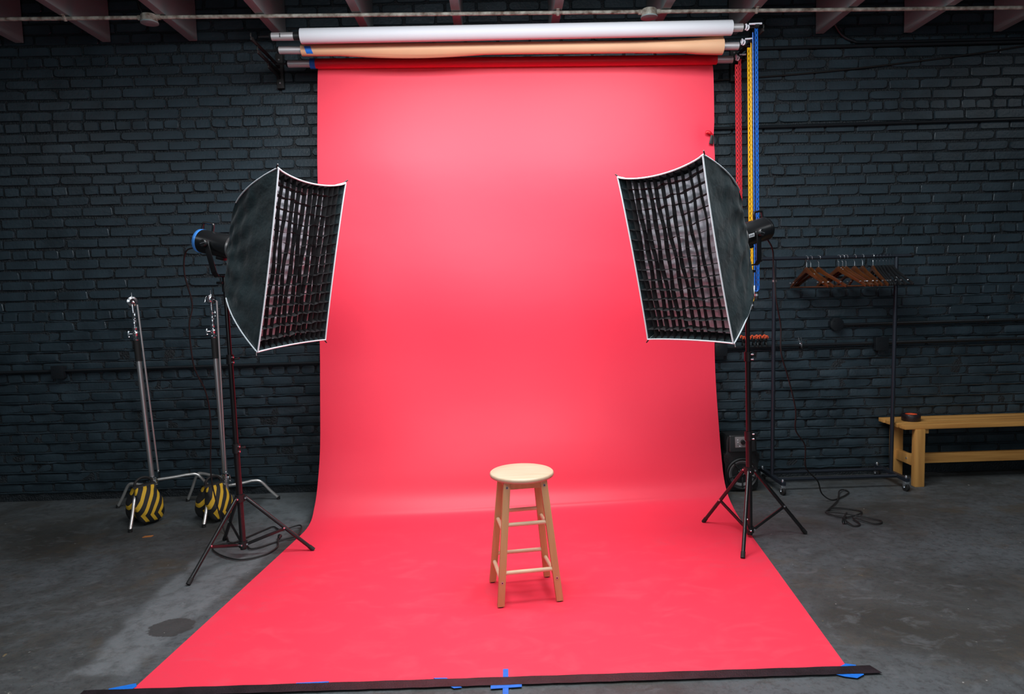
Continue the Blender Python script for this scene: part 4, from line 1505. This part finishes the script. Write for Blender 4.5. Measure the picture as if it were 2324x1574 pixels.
for lo, _h in (lean_l, lean_r):
    for y in (4.965, 4.595):
        ca_ = MB().bar((lo, y, .070), (lo, y, .050), .030, .030, (0, 1, 0)).build('castor', zinc, t, bevel=.003)
        dx = .012
        for s in (-1, 1):
            MB().hexa([(lo + s * .013 - .0015, y - .010, .024), (lo + s * .013 + .0015, y - .010, .024), (lo + s * .013 + .0015, y + .012, .024), (lo + s * .013 - .0015, y + .012, .024)],
                      [(lo + s * .013 - .0015, y - .014, .058), (lo + s * .013 + .0015, y - .014, .058), (lo + s * .013 + .0015, y + .014, .058), (lo + s * .013 - .0015, y + .014, .058)]).build('fork', zinc, ca_)
        MB().lathe([(.016, -.010), (.025, -.0095), (.0265, -.006), (.0265, .006), (.025, .0095), (.016, .010)], (lo, y, .0265), (1, .25, 0), 26).build('wheel', black_rubber, ca_)
        MB().cyl((lo - .016, y, .0265), (lo + .016, y, .0265), .006, n=10).build('axle', zinc, ca_)
        MB().lathe([(.009, 0), (.009, .006), (.006, .014), (.002, .016)], (lo, y, .096), (0, 0, 1), 12).build('castor_nut', zinc, ca_)


# wooden and black hangers, each a thing of its own on the bar -------------------
def hanger_profile(half, drop, th):
    """outline of the shoulder bow in the plane (a along the arm, z)"""
    pts_t, pts_b = [], []
    N_ = 14
    for i in range(N_ + 1):
        f = i / N_
        a = half * f
        zt = -.002 - drop * (f ** 1.12) + .012 * math.exp(-(f / .16) ** 2) - .012
        w_ = th * (1.25 - .45 * f) + .010 * math.exp(-(f / .2) ** 2)
        pts_t.append((a, zt))
        pts_b.append((a - .004 * f, zt - w_))
    return pts_t, pts_b


def make_hanger(name, m, half, drop, th, thick, label, cat, bar=True, hookm=None):
    t = thing(name, label, cat, (0, 0, 0))
    T, Bm = hanger_profile(half, drop, th)
    Z0 = -.058                       # top of the bow below the bar
    mb = MB()
    ring = [(a, z) for a, z in T] + [(a, z) for a, z in reversed(Bm)]
    full = [(-a, z) for a, z in reversed(T)][:-1] + T + [(a, z) for a, z in reversed(Bm)] + [(-a, z) for a, z in Bm][1:]
    n_ = len(full)
    half_n = len(T)
    top = [(-a, z) for a, z in reversed(T)][:-1] + T
    bot = [(-a, z) for a, z in reversed(Bm)][:-1] + Bm
    vs, fs = [], []
    for (a, z), (a2, z2) in zip(top, bot):
        bow = .018 * (abs(a) / half) ** 2       # shoulders curve forward
        vs += [(-thick / 2 + bow, a, z + Z0), (thick / 2 + bow, a, z + Z0), (thick / 2 + bow, a2, z2 + Z0), (-thick / 2 + bow, a2, z2 + Z0)]
    for i in range(len(top) - 1):
        for q in range(4):
            fs.append((i * 4 + q, i * 4 + (q + 1) % 4, (i + 1) * 4 + (q + 1) % 4, (i + 1) * 4 + q))
    fs += [(3, 2, 1, 0), tuple((len(top) - 1) * 4 + k for k in range(4))]
    mb.add(vs, fs)
    mb.build('shoulder_bow', m, t, bevel=.0025, angle=50)
    if bar:
        e = Bm[-1]
        zz = Z0 + e[1] + th * .35
        MB().cyl((.016, -half * .93, zz), (.016, half * .93, zz), .0052, n=10).build('trouser_bar', m, t)
        for s in (-1, 1):
            MB().cyl((-.001, s * half * .86, Z0 - drop * .84 - .012), (-.010, s * half * .86, Z0 - drop * .84 - .012), .004, n=8).build('screw', zinc, t)
    hk = [(0, 0, Z0 - .010), (0, 0, Z0 + .020), (0, .003, Z0 + .032), (0, .016, -.012), (0, .0175, .003), (0, .010, .0145), (0, 0, .0175), (0, -.010, .0145), (0, -.0165, .004), (0, -.0155, -.006)]
    MB().tube(catmull(hk, 5), .0017, 8).build('hook', hookm or zinc, t)
    return t


labs = ['leftmost wooden coat hanger on the rack, its whole bow in view', 'second wooden coat hanger from the left end of the rack', 'third wooden coat hanger, alone before the gap on the bar',
        'fourth wooden coat hanger, first after the gap on the bar', 'fifth wooden coat hanger, second after the gap on the bar', 'sixth wooden coat hanger, third after the gap on the bar',
        'seventh wooden coat hanger counted from the left end', 'eighth wooden coat hanger, second from the dark ones', 'ninth wooden coat hanger, the one right beside the dark hangers']
HX = [2.135, 2.164, 2.220, 2.361, 2.389, 2.413, 2.473, 2.529, 2.603]
HT = [9.5, 11, 22, 19, 21, 18, 9.5, 1, -9]
proto = make_hanger('wooden_hanger', hanger_wood, .222, .118, .023, .012, labs[0], 'hanger')
proto['group'] = 'wooden hangers on the rack'
for i, (x, th_) in enumerate(zip(HX, HT)):
    o = proto if i == 0 else copy_tree(proto)
    o.location = (x, YR, ZB - .002)
    o.rotation_euler = (0, 0, math.radians(th_))
    o['label'] = labs[i]
protob = make_hanger('black_hanger', black_plastic, .215, .118, .018, .010, 'x', 'hanger', hookm=navy_steel)
protob['group'] = 'black hangers on the rack'
blabs = ['first black hanger right of the wooden ones', 'second black hanger right of the wooden ones', 'third black hanger right of the wooden ones',
         'fourth black hanger in the dark bunch by the right post', 'fifth black hanger in the dark bunch by the right post', 'black hanger nearest the right post of the rack']
for i, (x, th_) in enumerate(((2.628, -10), (2.650, -12), (2.675, -14), (2.697, -10), (2.718, -6), (2.738, 2))):
    o = protob if i == 0 else copy_tree(protob)
    o.location = (x, YR, ZB - .002)
    o.rotation_euler = (0, 0, math.radians(th_))
    o['label'] = blabs[i]

# ------------------------------------------------------------------ spring clamps on the conduit
def make_clamp():
    t = thing('spring_clamp', 'x', 'clamp', (0, 0, 0), 'orange tipped clamps on the conduit')
    # local: origin on the conduit axis, jaws round it, handles up
    for s in (-1, 1):
        mb = MB()
        mb.bar((0, s * .012, -.006), (0, s * .016, .012), .013, .008, (1, 0, 0))
        mb.bar((0, s * .016, .010), (0, s * .006, .030), .014, .009, (1, 0, 0))
        mb.build('jaw', black_plastic, t, bevel=.002)
        MB().bar((0, s * .004, .028), (.002, s * .022, .072), .014, .009, (1, 0, 0)).build('lever', black_plastic, t, bevel=.003)
        MB().tube(catmull([(-.006, s * .022, .064), (-.006, s * .023, .076), (0, s * .024, .081), (.007, s * .023, .076), (.007, s * .022, .062)], 4), .0048, 8).build('orange_tip', orange_m, t)
    MB().torus((0, 0, .029), (1, 0, 0), .008, .0022, 14, 6).build('spring', zinc, t)
    return t


cp = make_clamp()
cx_ = [1.768, 1.806, 1.846, 1.873, 1.898, 1.936]
cl = ['orange tipped spring clamp nearest the red paper on the conduit', 'orange tipped spring clamp just right of the softbox stand pole', 'orange tipped spring clamp, leftmost of the tight bunch of three',
      'orange tipped spring clamp, middle of the tight bunch of three', 'orange tipped spring clamp, rightmost of the tight bunch of three', 'orange tipped spring clamp nearest the clothes rack post']
for i, x in enumerate(cx_):
    o = cp if i == 0 else copy_tree(cp)
    o.location = (x, YC - .002, .997)
    o.rotation_euler = (math.radians(4), math.radians((-4, 3, -3, 1, 4, -2)[i]), math.radians((5, -8, 4, -6, 7, 0)[i]))
    o['label'] = cl[i]
t = thing('metal_clamp', 'single bright metal spring clamp on the conduit behind the clothes rack', 'clamp', (2.193, YC, .965))
for s in (-1, 1):
    MB().bar((2.197, YC + s * .013, .985), (2.197, YC + s * .016, 1.012), .016, .003, (1, 0, 0)).build('jaw', zinc, t)
    MB().bar((2.197, YC + s * .016, 1.010), (2.187, YC + s * .024, 1.062), .016, .004, (1, 0, 0)).build('lever', chrome, t, bevel=.001)
    MB().bar((2.199, YC + s * .0135, .992), (2.200, YC + s * .010, .974), .018, .006, (1, 0, 0)).build('jaw_tip', black_rubber, t)
MB().torus((2.196, YC, 1.014), (1, 0, 0), .010, .0025, 14, 6).build('spring', zinc, t)

# ------------------------------------------------------------------ bench with slatted top
bx0, bx1, by0, by1, bz = 2.789, 5.00, 4.683, 5.012, .438
t = thing('wooden_bench', 'orange pine slatted bench against the wall at the right edge', 'bench', ((bx0 + bx1) / 2, 4.84, 0))
pw = (by1 - by0 - 3 * .009) / 4
for k in range(4):
    y = by0 + pw / 2 + k * (pw + .009)
    MB().box(((bx0 + bx1) / 2 + (.004, -.003, .002, -.002)[k], y, bz - .014), (bx1 - bx0, pw, .028)).build('plank', bench_wood, t, bevel=.003)
for x in (2.900, bx1 - .12):
    for y in (4.700, 4.972):
        MB().box((x, y, .205), (.066 if y < 4.8 else .075, .050, .410)).build('leg', bench_leg_wood, t, bevel=.003)
    MB().box((x, 4.836, .172), (.034, .224, .072)).build('cross_rail', bench_leg_wood, t, bevel=.003)
    MB().box((x + .052, 4.846, .393), (.036, .30, .034)).build('batten', bench_leg_wood, t, bevel=.003)
    MB().cyl((x - .016, 4.81, .175), (x - .020, 4.81, .175), .007, n=10).build('bolt', zinc, t)
MB().box(((2.900 + bx1 - .12) / 2, 4.836, .166), (bx1 - .12 - 2.900 - .034, .038, .070)).build('stretcher', bench_wood, t, bevel=.003)

t = thing('tape_roll', 'roll of black tape with an orange core lying on the bench', 'tape roll', (2.940, 4.860, bz))
MB().lathe([(.040, .0), (.061, .0), (.0625, .002), (.0625, .046), (.061, .048), (.040, .048), (.040, .0)], (2.940, 4.860, bz + .001), n=40, caps=False).build('tape_winding', black_tape_m, t, angle=40)
MB().lathe([(.0385, .001), (.0402, .001), (.0402, .047), (.0385, .047), (.0385, .001)], (2.940, 4.860, bz + .001), n=40, caps=False).build('core', orange_m, t, angle=40)

# ------------------------------------------------------------------ tape on the floor
def tape(name, label, pts, z, m, cat='tape', group=None, th=.0012):
    c = V(sum(p[0] for p in pts) / len(pts), sum(p[1] for p in pts) / len(pts), z)
    o = MB().prism([(x, y, z) for x, y in pts], (0, 0, th)).build(name, m, loc=c, smooth=False)
    set_tag(o, label, cat, group)
    return o


# long strip with slightly wavy edges
N_ = 60
top_e, bot_e = [], []
for k in range(N_ + 1):
    f = k / N_
    x = -1.62 + (1.352 + 1.62) * f
    y = 2.4560 - .020 * f
    top_e.append((x, y + .026 + .0012 * math.sin(k * 1.7)))
    bot_e.append((x, y - .026 + .0012 * math.sin(k * 2.3 + 1)))
top_e[-1] = (1.350, 2.462)
bot_e[-1] = (1.368, 2.410)
tape('black_tape', 'long strip of black tape holding down the front edge of the red paper', top_e + bot_e[::-1], .0072, black_tape_m)
G = 'pieces of blue tape on the floor'
tape('blue_tape', 'upright blue tape strip of the cross mark at the centre front', [(-.040, 2.528), (-.020, 2.528), (-.021, 2.28), (-.043, 2.28)], .0058, blue_tape_m, group=G)
tape('blue_tape', 'crosswise blue tape strip of the cross mark at the centre front', [(-.086, 2.419), (-.086, 2.398), (.029, 2.404), (.029, 2.424)], .0060, blue_tape_m, group=G, th=.0016)
tape('blue_tape', 'blue tape sliver peeping out above the black strip, left of centre', [(-.823, 2.4835), (-.700, 2.4865), (-.700, 2.465), (-.823, 2.462)], .0058, blue_tape_m, group=G)
tape('blue_tape', 'slanted blue tape piece under the black strip, just left of the cross mark', [(-.305, 2.484), (-.255, 2.482), (-.192, 2.414), (-.222, 2.411)], .0058, blue_tape_m, group=G)
tape('blue_tape', 'blue tape piece at the right front corner of the red paper', [(1.235, 2.462), (1.268, 2.482), (1.300, 2.470), (1.298, 2.405), (1.262, 2.384), (1.222, 2.396), (1.198, 2.412)], .0058, blue_tape_m, group=G)
tape('blue_tape', 'blue tape piece at the left front corner of the red paper', [(-1.530, 2.490), (-1.445, 2.520), (-1.432, 2.500), (-1.440, 2.480), (-1.530, 2.468)], .0058, blue_tape_m, group=G)
tape('floor_scrap', 'small orange scrap on the concrete in front of the leftmost sandbag', [(-2.278, 4.160), (-2.228, 4.170), (-2.224, 4.190), (-2.272, 4.182)], .0005, scrap_m, 'scrap', th=.004)
